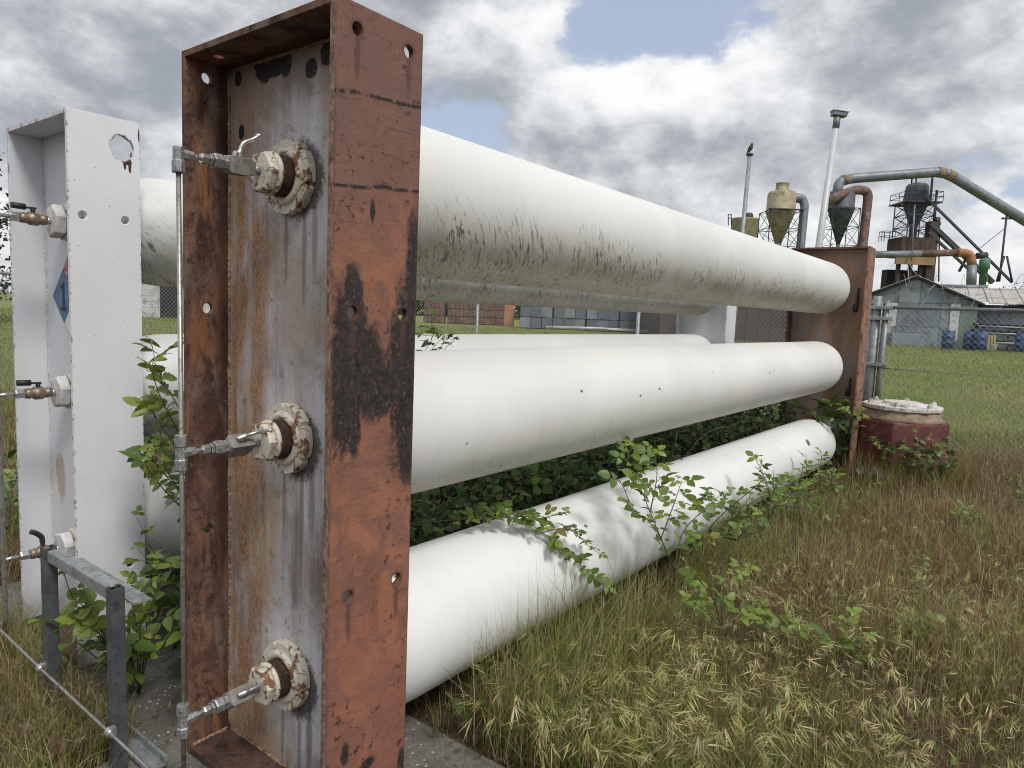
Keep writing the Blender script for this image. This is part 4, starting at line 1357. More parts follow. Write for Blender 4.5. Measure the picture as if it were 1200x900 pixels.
# white shed at the back left, behind the fence
p0 = at(120, 372, 34)
p0.z = float(gz(p0.x, p0.y)) - 0.1
ws = thing('white_shed', p0, 'low white shed behind the fence, seen between the white and rusty frames', 'shed')
fbox(MB(), p0, (0, 0.05, 0), (5.4, 5, 2.3)).build('wall', M['whitep'], ws)
for k in range(8):
    fbox(MB(), p0, (0.0, 0.0 - 0.004 * (k % 2), k * 0.28), (2.75, 0.046, k * 0.28 + 0.265)).build('siding_board', M['whitep'], ws)
fbox(MB(), p0, (2.85, -0.02, 0.0), (3.9, 0.05, 1.9)).build('door', M['dark'], ws)
fbox(MB(), p0, (-0.3, -0.4, 2.3), (5.8, 5.4, 2.42)).build('roof', M['bluegrey'], ws)

# ================================================================== cyclones, ducts and tower on the skyline
DS = 60.0
PM = DS / FPX


def P6(px, py, dd=0.0):
    return at(px, py, DS + dd)


def upto(px, py, dd=0.0, base=None):
    """a point above the given base point at the height that the picture position has"""
    return P6(px, py, dd)


def ground_under(p):
    return Vector((p.x, p.y, float(gz(p.x, p.y)) - 0.2))


M['cycl_tan'] = plain('tan_painted_steel', (0.34, 0.295, 0.205), 0.65, 0.1, 0.2, 0.8, (0.20, 0.16, 0.10), 0.55, 0.1, 3)
M['cycl_dark'] = plain('slate_steel', (0.085, 0.098, 0.118), 0.6, 0.2, 0.22, 0.9, (0.06, 0.06, 0.07), 0.5, 0.1, 3)
M['cycl_grey'] = plain('grey_galvanised_duct', (0.19, 0.215, 0.235), 0.5, 0.3, 0.18, 0.8, (0.13, 0.14, 0.15), 0.5, 0.1, 3)
M['rustp'] = plain('rusty_pipe', (0.130, 0.070, 0.055), 0.75, 0, 0.35, 1.0, (0.23, 0.20, 0.185), 0.5, 0.2, 4)
M['frame'] = plain('dark_steel_lattice', (0.060, 0.064, 0.070), 0.6, 0.3, 0.2, 1)
M['brownb'] = plain('dark_brown_cladding', (0.052, 0.034, 0.030), 0.8, 0, 0.35, 0.8, (0.095, 0.055, 0.04), 0.5)
M['tanbeam'] = plain('tan_timber', (0.265, 0.170, 0.085), 0.8, 0, 0.2, 0.8)
M['greenb'] = plain('green_hopper', (0.085, 0.19, 0.135), 0.6, 0, 0.2, 1)
M['orangep'] = plain('orange_rust', (0.33, 0.145, 0.075), 0.75, 0, 0.3, 1.5, (0.30, 0.19, 0.11), 0.5)
M['polew'] = plain('pale_grey_pole', (0.50, 0.52, 0.54), 0.5, 0.1, 0.08, 1.5)
M['poleg'] = plain('grey_steel_pole', (0.26, 0.275, 0.29), 0.5, 0.2, 0.15, 1.5, (0.12, 0.09, 0.07), 0.45)


def lattice(root, c, half, z0, z1, r=0.035, bays=4, name='leg'):
    cor = [Vector((c.x, c.y, 0)) + RGT * (half * a) + FW3 * (half * b) for a, b in ((-1, -1), (1, -1), (1, 1), (-1, 1))]
    for q in cor:
        MB().bar(q + UP * z0, q + UP * z1, r * 2).build(name, M['frame'], root)
    for k in range(bays):
        a, b = z0 + (z1 - z0) * k / bays, z0 + (z1 - z0) * (k + 1) / bays
        for i in range(4):
            p, q = cor[i], cor[(i + 1) % 4]
            MB().bar(p + UP * b, q + UP * b, r * 1.4).build('girt', M['frame'], root)
            MB().bar(p + UP * a, q + UP * b, r).build('brace', M['frame'], root)
            MB().bar(q + UP * a, p + UP * b, r).build('brace', M['frame'], root)


def railing(root, c, half, z, h=0.95):
    cor = [Vector((c.x, c.y, z)) + RGT * (half * a) + FW3 * (half * b) for a, b in ((-1, -1), (1, -1), (1, 1), (-1, 1))]
    for i in range(4):
        p, q = cor[i], cor[(i + 1) % 4]
        for k in (0.5, 1.0):
            MB().tube([p + UP * h * k, q + UP * h * k], 0.03, 5).build('rail', M['frame'], root)
        for f in (0, 0.5):
            e = p.lerp(q, f)
            MB().tube([e, e + UP * h], 0.03, 5).build('baluster', M['frame'], root)


# tan cyclone
c = P6(912, 283)
zt = lambda py, px=912, dd=0: at(px, py, DS + dd).z
cy = thing('cyclone', ground_under(c), 'tan cone bottomed cyclone dust collector with green elbow duct', 'cyclone')
m = MB().lathe([(zt(285), 0.28), (zt(250), 1.20), (zt(248), 1.28), (zt(247), 1.20), (zt(229), 1.17), (zt(226), 1.05), (zt(225.5), 0.55), (zt(217), 0.55), (zt(216), 0.60), (zt(215.5), 0.5)],
               (c.x, c.y, 0), (0, 0, 1), 24)
m.build('cone_body', M['cycl_tan'], cy)
MB().lathe([(ground_under(c).z, 0.28), (zt(284.8), 0.28)], (c.x, c.y, 0), (0, 0, 1), 12).build('drop_pipe', M['rustp'], cy)
lattice(cy, c, 1.35, ground_under(c).z, zt(249), 0.034, 7)
MB().box((-1.55, -1.6, zt(249)), (1.45, -1.25, zt(249) + 0.08), Matrix.Translation((c.x, c.y, 0)) @ MXF).build('platform', M['frame'], cy)
e = P6(928, 232)
MB().tube(fillet([c + UP * (zt(232) - c.z) + RGT * 0.6, P6(940, 232), P6(943, 240), P6(938, 290), ground_under(P6(938, 290))], 0.7), 0.36, 14).build('elbow_duct', M['cycl_grey'], cy)
MB().tube([P6(928, 231.5, -0.05), P6(937, 232.5, -0.05)], 0.40, 14).build('green_collar', M['greenb'], cy)

# dark cyclone with rusty intake
c = P6(982, 286, 3)
cy = thing('cyclone', ground_under(c), 'dark slate cyclone with pointed cone and rusty bent pipe, above the far rusty frame', 'cyclone')
z2 = lambda py: at(982, py, DS + 3).z
MB().lathe([(z2(286), 0.16), (z2(247), 1.12), (z2(245), 1.2), (z2(243.5), 1.1), (z2(226), 1.08), (z2(225), 0.4)], (c.x, c.y, 0), (0, 0, 1), 24).build('cone_body', M['cycl_dark'], cy)
MB().lathe([(ground_under(c).z, 0.16), (z2(285.8), 0.16)], (c.x, c.y, 0), (0, 0, 1), 10).build('drop_pipe', M['cycl_dark'], cy)
lattice(cy, c, 1.2, ground_under(c).z, z2(246), 0.034, 7)
MB().tube(fillet([P6(971, 236, 1.5), P6(984, 229, 1.6), P6(1003, 222, 2.2), P6(1018, 224, 2.6), P6(1011, 288, 2.6), ground_under(P6(1011, 288, 2.6))], 0.9), 0.40, 14).build('intake_pipe', M['rustp'], cy)

# big overhead duct
du = thing('overhead_duct', ground_under(P6(1105, 202, 3)), 'long grey overhead duct rising from the dark cyclone and sloping down to the right', 'duct')
path = fillet([P6(981, 229, 3), P6(983, 212, 3), P6(1000, 209, 3), P6(1107, 201, 3), P6(1205, 261, 3), P6(1290, 312, 3)], 1.0)
MB().tube(path, 0.44, 16).build('pipe', M['cycl_grey'], du)
for px, py in ((990, 210), (1104, 202), (1113, 205)):
    k = min(range(len(path)), key=lambda i: (path[i] - P6(px, py, 3)).length)
    d = (path[min(k + 1, len(path) - 1)] - path[max(k - 1, 0)]).normalized()
    MB().tube([path[k] - d * 0.35, path[k] + d * 0.35], 0.47, 16).build('joint_band', M['tan'], du)
for (ax, ay), (bx, by) in (((1180, 250), (1171, 330)), ((1180, 300), (1186, 330)), ((1177, 300), (1168, 330))):
    MB().tube([P6(ax, ay, 3), P6(bx, by, 3)], 0.09, 8).build('mast', M['frame'], du)
MB().tube([P6(1174, 256, 3), P6(1187, 256, 3)], 0.09, 6).build('saddle', M['frame'], du)
MB().tube([P6(1177, 268, 3), P6(1148, 291, 3)], 0.03, 5).build('guy_wire', M['frame'], du)

# tower with cyclone
c = P6(1069, 280, 6)
z3 = lambda py: at(1069, py, DS + 6).z
g = ground_under(c)
tw = thing('cyclone_tower', g, 'dark lattice tower carrying a grey cyclone above a brown clad deck house', 'tower')
MB().lathe([(z3(280), 0.36), (z3(266), 0.36), (z3(240), 1.12), (z3(238), 1.2), (z3(236), 1.16), (z3(220), 1.0), (z3(217), 0.8), (z3(215), 0.2)], (c.x, c.y, 0), (0, 0, 1), 10, False).build('cone_body', M['cycl_dark'], tw)
lattice(tw, c, 1.25, z3(282), z3(240), 0.045, 3)
Mt = Matrix.Translation((c.x, c.y, 0)) @ MXF
for lo, hi in (((-1.7, -1.6, z3(240.5)), (1.6, -1.15, z3(239))), ((-1.7, 1.15, z3(240.5)), (1.6, 1.6, z3(239))), ((-1.7, -1.15, z3(240.5)), (-1.15, 1.15, z3(239))), ((1.15, -1.15, z3(240.5)), (1.6, 1.15, z3(239)))):
    MB().box(lo, hi, Mt).build('platform', M['frame'], tw)
railing(tw, c, 1.6, z3(239), 0.9)
for k, px in enumerate((1063, 1068)):
    MB().tube([P6(px + 6, 206, 5.0), P6(px + 5, 218, 5.5)], 0.07, 6).build('hanger', M['frame'], tw)
MB().tube([P6(1093, 204, 4), P6(1090, 240, 4)], 0.10, 6).build('post', M['frame'], tw)
MB().tube([P6(1098, 223, 4), P6(1094, 262, 4)], 0.11, 6).build('post', M['frame'], tw)
z4 = lambda py: at(1062, py, DS + 6).z
Mt2 = Matrix.Translation((P6(1062, 300, 6).x, P6(1062, 300, 6).y, 0)) @ MXF
for k in range(7):
    MB().box((-1.65 + k * 0.45, -2.0, z4(303)), (-1.65 + k * 0.45 + 0.435, -1.94, z4(281)), Mt2).build('cladding_board', M['brownb'], tw)
MB().box((-1.65, -1.93, z4(303)), (1.5, 0.5, z4(281)), Mt2).build('deck_house', M['brownb'], tw)
MB().box((-2.1, -2.15, z4(312)), (1.5, -1.95, z4(303.3)), Mt2).build('tan_beam', M['tanbeam'], tw)
MB().box((0.95, -1.9, z4(330)), (1.75, -1.0, z4(262)), Mt2).build('elevator_leg', M['brownb'], tw)
for u in (-1.6, -0.5, 0.45):
    MB().box((u, -1.6, g.z), (u + 0.3, -1.3, z4(311)), Mt2).build('column', M['brownb'], tw)
MB().box((-1.4, 0.5, g.z), (1.6, 1.5, z4(316)), Mt2).build('lower_wall', M['dark'], tw)
cc = Mt2 @ Vector((-2.0, 0, 0))
railing(tw, Vector((cc.x, cc.y, 0)), 0.5, z4(284), 0.9)
MB().tube([P6(1072, 240, 3.5), P6(1068, 305, 3.5)], 0.07, 6).build('pipe', M['cycl_grey'], tw)
for (a, b, w) in (((1086, 232), (1186, 331), 0.22), ((1090, 262), (1163, 331), 0.46), ((1088, 272), (1142, 322), 0.24)):
    MB().bar(P6(a[0], a[1], 4), P6(b[0], b[1], 4), w, w * 0.8).build('conveyor', M['frame'], tw)
MB().bar(P6(1090, 262, 4.2), P6(1102, 262, 4.2), 0.25).build('drive_bracket', M['frame'], tw)
MB().tube([P6(1095, 258, 4.0), P6(1100, 258, 4.0)], 0.30, 10).build('motor', M['frame'], tw)
MB().tube([P6(1101, 262, 4.2), P6(1100, 330, 4.2)], 0.06, 6).build('post', M['frame'], tw)
MB().tube([P6(1124, 318, 4.5), P6(1131, 305, 4.5)], 0.12, 6).build('prop', M['frame'], tw)

# lower horizontal duct with orange elbow
hd = thing('lower_duct', ground_under(P6(1080, 298, -2)), 'horizontal duct half grey half rusty, ending in an orange elbow above the shed', 'duct')
MB().tube([P6(1015, 298.5, -2), P6(1078, 297.5, -2)], 0.29, 14).build('grey_pipe', M['cycl_grey'], hd)
MB().tube([P6(1078, 297.5, -2), P6(1122, 296, -2)], 0.285, 14).build('rusty_pipe', M['rustp'], hd)
MB().tube(fillet([P6(1121, 296, -2), P6(1137, 297, -2), P6(1139, 311, -2)], 0.7), 0.36, 14).build('elbow', M['orangep'], hd)
MB().tube([P6(1139, 311, -2), P6(1138, 338, -2)], 0.37, 14).build('down_pipe', M['cycl_grey'], hd)
gb = thing('hopper', P6(1151, 335, 0), 'small green hopper beside the orange elbow above the shed roof', 'hopper')
o6 = P6(1151, 335, 0)
MB().lathe([(0, 0.28), (1.4, 0.30), (1.45, 0.42), (2.2, 0.42), (2.25, 0.38), (2.4, 0.15)], o6, (0, 0, 1), 12).build('bin', M['greenb'], gb)
MB().tube([P6(1145, 300, 0), P6(1156, 299, 0)], 0.28, 10).build('motor', M['frame'], gb)

# low tan tank far left of the cyclones
c = P6(872, 276, 8)
tk = thing('tan_tank', ground_under(c), 'tan tank top with small railing behind the slim pole with the bird', 'tank')
z5 = lambda py: at(872, py, DS + 8).z
MB().lathe([(ground_under(c).z, 1.3), (z5(259), 1.3), (z5(257.5), 1.38), (z5(256.5), 1.3), (z5(256), 0.05)], (c.x, c.y, 0), (0, 0, 1), 20).build('shell', M['cycl_tan'], tk)
MB().lathe([(-0.45, 0.15), (-0.3, 0.4), (0.3, 0.4), (0.45, 0.15)], P6(877, 254, 8), RGT, 12).build('motor', M['black'], tk)
for px in (853.5, 857):
    MB().tube([P6(px, 264, 8), P6(px, 251, 8)], 0.05, 5).build('baluster', M['frame'], tk)
for py in (251.5, 255.5):
    MB().tube([P6(853, py, 8), P6(857.5, py, 8)], 0.05, 5).build('rail', M['frame'], tk)

# slim pole with bird
pa, pb = at(870.5, 268, 26), at(878.5, 182, 26)
ext = (pa - pb) / (pa - pb).z
base = pb + ext * (float(gz(pa.x, pa.y)) - 0.3 - pb.z)
po = thing('steel_pole', base, 'slim grey steel pole with a dark bird perched on top', 'pole')
MB().tube([base, pb], [0.095, 0.075], 14).build('shaft', M['poleg'], po)
MB().tube([pb, pb + UP * 0.06], 0.13, 12).build('cap', M['frame'], po)
b0 = pb + UP * 0.06
bird = MB()
bird.tube([b0 + UP * 0.02 - RGT * 0.10, b0 + UP * 0.10 - RGT * 0.05, b0 + UP * 0.18, b0 + UP * 0.25 + RGT * 0.03, b0 + UP * 0.29 + RGT * 0.04, b0 + UP * 0.34 + RGT * 0.05, b0 + UP * 0.365 + RGT * 0.06, b0 + UP * 0.35 + RGT * 0.11],
          [0.02, 0.05, 0.085, 0.075, 0.052, 0.052, 0.035, 0.004], 12)
bird.tube([b0, b0 + UP * 0.14], [0.012, 0.02], 6)
bo_ = bird.build('bird', plain('dark_feathers', (0.030, 0.026, 0.026), 0.8, 0, 0.4, 20, (0.07, 0.05, 0.045), 0.5), None, origin=b0)
tag(bo_, 'small dark bird sitting upright on the tip of the slim pole', 'bird')
# camera pole
pa, pb = at(960, 286, 25), at(981, 139, 25)
ext = (pa - pb) / (pa - pb).z
base = pb + ext * (float(gz(pa.x, pa.y)) - 0.3 - pb.z)
po = thing('lamp_pole', base, 'tall pale leaning pole with a boxy light head on top', 'pole')
MB().tube([base, pb], [0.15, 0.095], 16).build('shaft', M['polew'], po)
MB().tube([pb - (pa - pb).normalized() * -0.35, pb + UP * 0.10], 0.12, 12).build('collar', M['cycl_grey'], po)
hb = pb + UP * 0.08
Mh = Matrix.Translation(hb) @ MXF @ Matrix.Rotation(radians(6), 4, 'Y')
MB().box((-0.20, -0.16, 0.0), (0.30, 0.16, 0.15), Mh).build('light_head', M['cycl_grey'], po, bevel=0.02)
MB().box((-0.24, -0.19, 0.15), (0.34, 0.19, 0.19), Mh).build('hood', M['polew'], po, bevel=0.01)

# ================================================================== vegetation
def np_mesh(name, V, Q, Tt, C, mat):
    """mesh from arrays: V verts, Q quads, Tt triangles, C colour per vertex"""
    me = bpy.data.meshes.new(name)
    nv, nq, nt = len(V), len(Q), len(Tt)
    me.vertices.add(nv)
    me.vertices.foreach_set('co', np.ascontiguousarray(V, np.float32).ravel())
    loops = np.concatenate([Q.ravel(), Tt.ravel()]).astype(np.int32)
    me.loops.add(len(loops))
    me.loops.foreach_set('vertex_index', loops)
    me.polygons.add(nq + nt)
    st = np.concatenate([np.arange(nq) * 4, nq * 4 + np.arange(nt) * 3]).astype(np.int32)
    me.polygons.foreach_set('loop_start', st)
    me.polygons.foreach_set('use_smooth', np.ones(nq + nt, bool))
    at_ = me.color_attributes.new('col', 'FLOAT_COLOR', 'POINT')
    at_.data.foreach_set('color', np.concatenate([C, np.ones((nv, 1))], 1).astype(np.float32).ravel())
    me.materials.append(mat)
    me.update(calc_edges=True)
    me.validate()
    return me


def vnoise(x, y, s, k=0):
    """smooth pseudo-noise in 0..1"""
    r = np.random.default_rng(100 + k)
    out = 0
    for i in range(6):
        a = r.uniform(0, 2 * pi)
        f = s * r.uniform(0.6, 1.7)
        out = out + np.sin((x * cos(a) + y * sin(a)) * f + r.uniform(0, 6.28))
    return np.clip(0.5 + out / 6.5, 0, 1)


def mat_blade(name, trans=0.3):
    t = T(name)
    c = t.attr('col')
    return t.out(c, 0.6, 0, None, 0.3, trans)


M['blade'] = mat_blade('grass_blades', 0.4)


def blades(x, y, h, w, lean, col0, col1, curl=0.5, three=True):
    """curved tapering blades"""
    n = len(x)
    th = rng.uniform(0, 2 * pi, n)
    ax, ay = np.cos(th), np.sin(th)              # lean direction
    fth = rng.uniform(0, 2 * pi, n)
    wx, wy = np.cos(fth), np.sin(fth)
    z0 = gz(x, y) - 0.02
    pts = []
    for t in ((0, 0.5, 1.0) if not three else (0, 0.36, 0.72, 1.0)):
        off = lean * h * t ** (1.6 + curl)
        hh = h * (t - 0.28 * lean * t ** 2.5)
        pts.append((x + ax * off, y + ay * off, z0 + hh, w * (1 - 0.75 * t)))
    V, C = [], []
    for i, (px, py, pz, ww) in enumerate(pts):
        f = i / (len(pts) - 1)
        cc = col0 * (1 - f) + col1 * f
        if i < len(pts) - 1:
            V += [np.stack([px - wx * ww / 2, py - wy * ww / 2, pz], 1), np.stack([px + wx * ww / 2, py + wy * ww / 2, pz], 1)]
            C += [cc, cc]
        else:
            V.append(np.stack([px, py, pz], 1))
            C.append(cc)
    k = len(V)
    V = np.stack(V, 1).reshape(-1, 3)
    C = np.stack(C, 1).reshape(-1, 3)
    b = np.arange(n) * k
    Q = [np.stack([b + 2 * i, b + 2 * i + 1, b + 2 * i + 3, b + 2 * i + 2], 1) for i in range((k - 1) // 2 - 1)]
    Q = np.concatenate(Q) if Q else np.zeros((0, 4), int)
    Tt = np.stack([b + k - 3, b + k - 2, b + k - 1], 1)
    tip = np.stack([pts[-1][0], pts[-1][1], pts[-1][2]], 1)
    return V, Q, Tt, C, tip, np.stack([ax, ay], 1)


class Acc:
    def __init__(s):
        s.V, s.Q, s.T, s.C, s.n = [], [], [], [], 0

    def add(s, V, Q, Tt, C):
        s.V.append(V)
        s.Q.append(Q + s.n)
        s.T.append(Tt + s.n)
        s.C.append(C)
        s.n += len(V)

    def build(s, name, mat):
        me = np_mesh(name, np.concatenate(s.V), np.concatenate(s.Q), np.concatenate(s.T), np.concatenate(s.C), mat)
        o = bpy.data.objects.new(name, me)
        COL.objects.link(o)
        return o


def free(x, y):
    """true where grass may stand: off the slab, frames, pedestal and pad"""
    k = ~((x > 0.92) & (x < 2.02) & (y > 0.72) & (y < 2.62)) & ~((x > 1.17) & (x < 2.02) & (y > 2.6) & (y < 4.8))
    k &= ~((x > -9) & (x < 2.35) & (y > 6.9) & (y < 11.6))
    k &= ~(((x - pc.x) ** 2 + (y - pc.y) ** 2) < 0.5 ** 2)
    k &= ~((x > 8.6) & (x < 9.0) & (y > 1.6) & (y < 2.5))
    return k


def scatter(n, f0, f1, s0=-1.0, s1=1.0, margin=0.3):
    """points in the view wedge between forward distances f0..f1, s = sideways slope"""
    f = np.sqrt(rng.uniform(f0 * f0, f1 * f1, n))
    sd = rng.uniform(s0, s1, n) * (f + margin)
    x = FWD.x * f + 0.6046 * sd
    y = FWD.y * f - 0.7965 * sd
    return x, y


def cols(n, palette, p):
    idx = rng.choice(len(palette), n, p=np.array(p) / sum(p))
    c = np.array(palette)[idx] * rng.uniform(0.75, 1.25, (n, 1))
    return c * (1 + rng.normal(0, 0.05, (n, 3)))


BROWN = [(0.225, 0.105, 0.078), (0.290, 0.180, 0.090), (0.130, 0.062, 0.055), (0.400, 0.310, 0.165), (0.25, 0.18, 0.105)]
GREEN = [(0.145, 0.205, 0.036), (0.205, 0.245, 0.048), (0.085, 0.135, 0.028), (0.300, 0.300, 0.085)]
PALE = [(0.50, 0.43, 0.26), (0.40, 0.34, 0.20), (0.36, 0.34, 0.16)]
STRAW = [(0.50, 0.43, 0.21), (0.58, 0.53, 0.30), (0.42, 0.40, 0.15), (0.48, 0.48, 0.21)]


def greenness(x, y):
    """0 dry brown .. 1 green: green along the tube and in patches of the foreground"""
    tubeline = np.exp(-((y - 1.55) / 0.42) ** 2) * (x > 1.9)
    near = np.clip(1.3 - (FWD.x * x + FWD.y * y) / 3.6, 0, 1) * 0.85
    far = np.clip(((FWD.x * x + FWD.y * y) - 8.4) / 2.4, 0, 1) * 0.9
    pat = vnoise(x, y, 2.3, 1) * 0.75 + vnoise(x, y, 6.0, 2) * 0.35 - 0.25
    left = (y > 2.6) * 0.5
    return np.clip(np.maximum.reduce([tubeline * 0.85, near * 0.75 + 0.14, far, left]) * 0.75 + pat * 0.50 - 0.08, 0, 1)


def grass_patch(acc, n, f0, f1, hmin, hmax, w, s0=-1.0, s1=1.0, three=True):
    x, y = scatter(n, f0, f1, s0, s1)
    k = free(x, y)
    under = (y > 1.72) & (y < 4.2) & (x > 1.6) & (x < 9.4)
    k &= ~(under & (rng.random(n) < 0.75))
    bare = vnoise(x, y, 3.1, 7)
    k &= ~((bare < 0.24) & (rng.random(n) < 0.8))
    x, y = x[k], y[k]
    under = under[k]
    n = len(x)
    g = greenness(x, y)
    isg = rng.random(n) < g
    c = np.where(isg[:, None], cols(n, GREEN, (3, 3, 2, 2)), cols(n, BROWN, (3, 3, 2, 2, 2)))
    pale = (rng.random(n) < 0.24)[:, None]
    c = np.where(pale, cols(n, PALE, (1, 1, 1)), c)
    h = rng.uniform(hmin, hmax, n) * (0.65 + 0.7 * vnoise(x, y, 2.0, 3)) * np.where(isg, 1.1, 0.9)
    h *= 1 + 0.5 * np.exp(-((y - 1.6) / 0.3) ** 2) * (x > 2.0)
    h = np.where(under, np.minimum(h, 0.16), h)
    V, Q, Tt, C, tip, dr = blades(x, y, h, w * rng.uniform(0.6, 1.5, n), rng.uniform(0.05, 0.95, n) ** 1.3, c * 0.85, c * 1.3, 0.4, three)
    acc.add(V, Q, Tt, C)


acc = Acc()
grass_patch(acc, 66000, 1.2, 3.6, 0.07, 0.34, 0.0030, -0.85, 0.95)
grass_patch(acc, 80000, 3.4, 6.5, 0.08, 0.32, 0.0038, -0.85, 0.95)
grass_patch(acc, 60000, 6.2, 11.5, 0.07, 0.24, 0.006, -0.85, 0.95, False)
n = 2600
an_ = rng.uniform(0, 2 * pi, n)
rr_ = rng.uniform(0.5, 0.85, n)
x, y = pc.x + rr_ * np.cos(an_), pc.y + rr_ * np.sin(an_)
c = np.where((rng.random(n) < 0.5)[:, None], cols(n, GREEN, (3, 3, 2, 2)), cols(n, BROWN, (3, 3, 2, 2, 2)))
V, Q, Tt, C, tip, dr = blades(x, y, rng.uniform(0.15, 0.45, n), rng.uniform(0.004, 0.008, n), rng.uniform(0.1, 0.9, n), c, c * 1.2, 0.4, True)
acc.add(V, Q, Tt, C)
# matted dead straw lying between the stems
for f0, f1, n_ in ((1.2, 3.6, 16000), (3.4, 6.5, 16000), (6.2, 10.5, 12000)):
    x, y = scatter(n_, f0, f1, -0.85, 0.95)
    k = free(x, y) & ~((y > 1.75) & (y < 4.2) & (x > 1.6) & (x < 9.4))
    x, y = x[k], y[k]
    n = len(x)
    c = cols(n, [(0.30, 0.22, 0.14), (0.20, 0.13, 0.09), (0.40, 0.33, 0.20), (0.13, 0.085, 0.065)], (2, 2, 1, 2))
    V, Q, Tt, C, tip, dr = blades(x, y, rng.uniform(0.03, 0.07, n), rng.uniform(0.002, 0.005, n) * (1 + f0 / 6), rng.uniform(1.5, 3.2, n), c, c, 0.0, True)
    acc.add(V, Q, Tt, C)
grass_patch(acc, 14000, 1.6, 3.4, 0.10, 0.30, 0.0035, -1.0, -0.5)
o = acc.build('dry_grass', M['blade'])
tag(o, 'dry brown and green wild grass covering the ground round the racks', 'grass', kind='stuff')

# mown lawn beyond
acc = Acc()
for f0, f1, n, h, w in ((9.5, 16, 60000, 0.09, 0.010), (16, 26, 50000, 0.11, 0.016), (26, 37, 36000, 0.12, 0.022)):
    x, y = scatter(n, f0, f1, -0.85, 0.9)
    k = free(x, y)
    x, y = x[k], y[k]
    n = len(x)
    dry = vnoise(x, y, 0.9, 5)
    c = np.where((rng.random(n) < 0.18 + 0.45 * (dry > 0.62))[:, None], cols(n, [(0.28, 0.24, 0.12), (0.23, 0.19, 0.10)], (1, 1)), cols(n, [(0.165, 0.225, 0.060), (0.215, 0.265, 0.080), (0.13, 0.185, 0.052)], (2, 2, 1)))
    V, Q, Tt, C, tip, dr = blades(x, y, h * rng.uniform(0.5, 1.3, n), w * rng.uniform(0.7, 1.3, n), rng.uniform(0.2, 1.0, n), c * 0.9, c * 1.15, 0.3, False)
    acc.add(V, Q, Tt, C)
o = acc.build('lawn_grass', M['blade'])
tag(o, 'mown green lawn grass stretching from the fence to the sheds', 'grass', kind='stuff')


# seeding stems: drooping pale heads of wild brome
def seed_stems(acc, x, y, h, spike, nsp, col, w=0.0022):
    n = len(x)
    stem = cols(n, GREEN + BROWN[:2], (2, 2, 1, 2, 2, 2))
    lean = rng.uniform(0.25, 0.9, n)
    V, Q, Tt, C, tip, dr = blades(x, y, h, np.full(n, w), lean, stem * 0.9, col * 0.8, 0.9, True)
    acc.add(V, Q, Tt, C)
    # spikelets hang from the last third of the stem
    for j in range(nsp):
        f = rng.uniform(0.0, 0.42, n)
        base = tip.copy()
        base[:, 0] -= dr[:, 0] * lean * h * f * 1.3
        base[:, 1] -= dr[:, 1] * lean * h * f * 1.3
        base[:, 2] -= h * f * (0.75 - 0.5 * lean)
        a = np.arctan2(dr[:, 1], dr[:, 0]) + rng.normal(0, 0.32, n)
        drop = rng.uniform(-1.0, 0.1, n)
        L = spike * rng.uniform(0.6, 1.2, n)
        d = np.stack([np.cos(a) * np.cos(drop), np.sin(a) * np.cos(drop), np.sin(drop)], 1)
        s_ = np.stack([-np.sin(a), np.cos(a), rng.normal(0, 0.4, n)], 1)
        s_ /= np.linalg.norm(s_, axis=1)[:, None]
        p0 = base
        wv = s_ * (L * 0.032)[:, None]
        p1 = base + d * (L * 0.42)[:, None] + wv
        p2 = base + d * (L * 0.42)[:, None] - wv
        p3 = base + d * L[:, None]
        V2 = np.stack([p0, p1, p3, p2], 1).reshape(-1, 3)
        b = np.arange(n) * 4
        Q2 = np.stack([b, b + 1, b + 2, b + 3], 1)
        cc = np.repeat(col * rng.uniform(0.85, 1.15, (n, 1)), 4, 0)
        acc.add(V2, Q2, np.zeros((0, 3), int), cc)


acc = Acc()
# pale tufts in the front
cx_ = []
for px, py, num, sp in ((640, 860, 60, 0.20), (600, 800, 40, 0.2), (700, 830, 60, 0.22), (745, 870, 50, 0.2), (830, 800, 60, 0.22), (860, 860, 60, 0.2), (560, 850, 30, 0.15), (905, 880, 50, 0.2), (960, 800, 45, 0.25),
                        (690, 770, 45, 0.2), (1010, 760, 30, 0.25), (790, 740, 40, 0.25), (1000, 700, 26, 0.3), (1080, 690, 30, 0.35), (930, 690, 22, 0.25), (1100, 850, 40, 0.3), (880, 650, 20, 0.3), (1120, 620, 26, 0.5), (1060, 560, 20, 0.5)):
    p = on(px, py + 60, 2, 0.0)
    xs = rng.normal(p.x, sp, num)
    ys = rng.normal(p.y, sp, num)
    cx_.append(np.stack([xs, ys], 1))
xy = np.concatenate(cx_)
xy = xy[free(xy[:, 0], xy[:, 1]) & (xy[:, 1] < 1.72)]
n = len(xy)
seed_stems(acc, xy[:, 0], xy[:, 1], rng.uniform(0.20, 0.40, n), 0.078, 8, cols(n, STRAW, (2, 2, 3, 2)))
x, y = scatter(1500, 1.7, 4.6, -0.12, 0.95)
k = free(x, y) & (y < 1.6)
x, y = x[k], y[k]
n = len(x)
seed_stems(acc, x, y, rng.uniform(0.18, 0.38, n), 0.055, 6, cols(n, STRAW, (2, 2, 2, 2)), 0.0022)
# scattered brown heads everywhere
x, y = scatter(7000, 1.6, 9.5, -0.3, 0.95)
k = free(x, y) & (y < 1.72)
x, y = x[k], y[k]
n = len(x)
seed_stems(acc, x, y, rng.uniform(0.16, 0.36, n), 0.030, 5, cols(n, [(0.26, 0.165, 0.11), (0.40, 0.31, 0.18), (0.19, 0.11, 0.085)], (2, 2, 2)), 0.002)
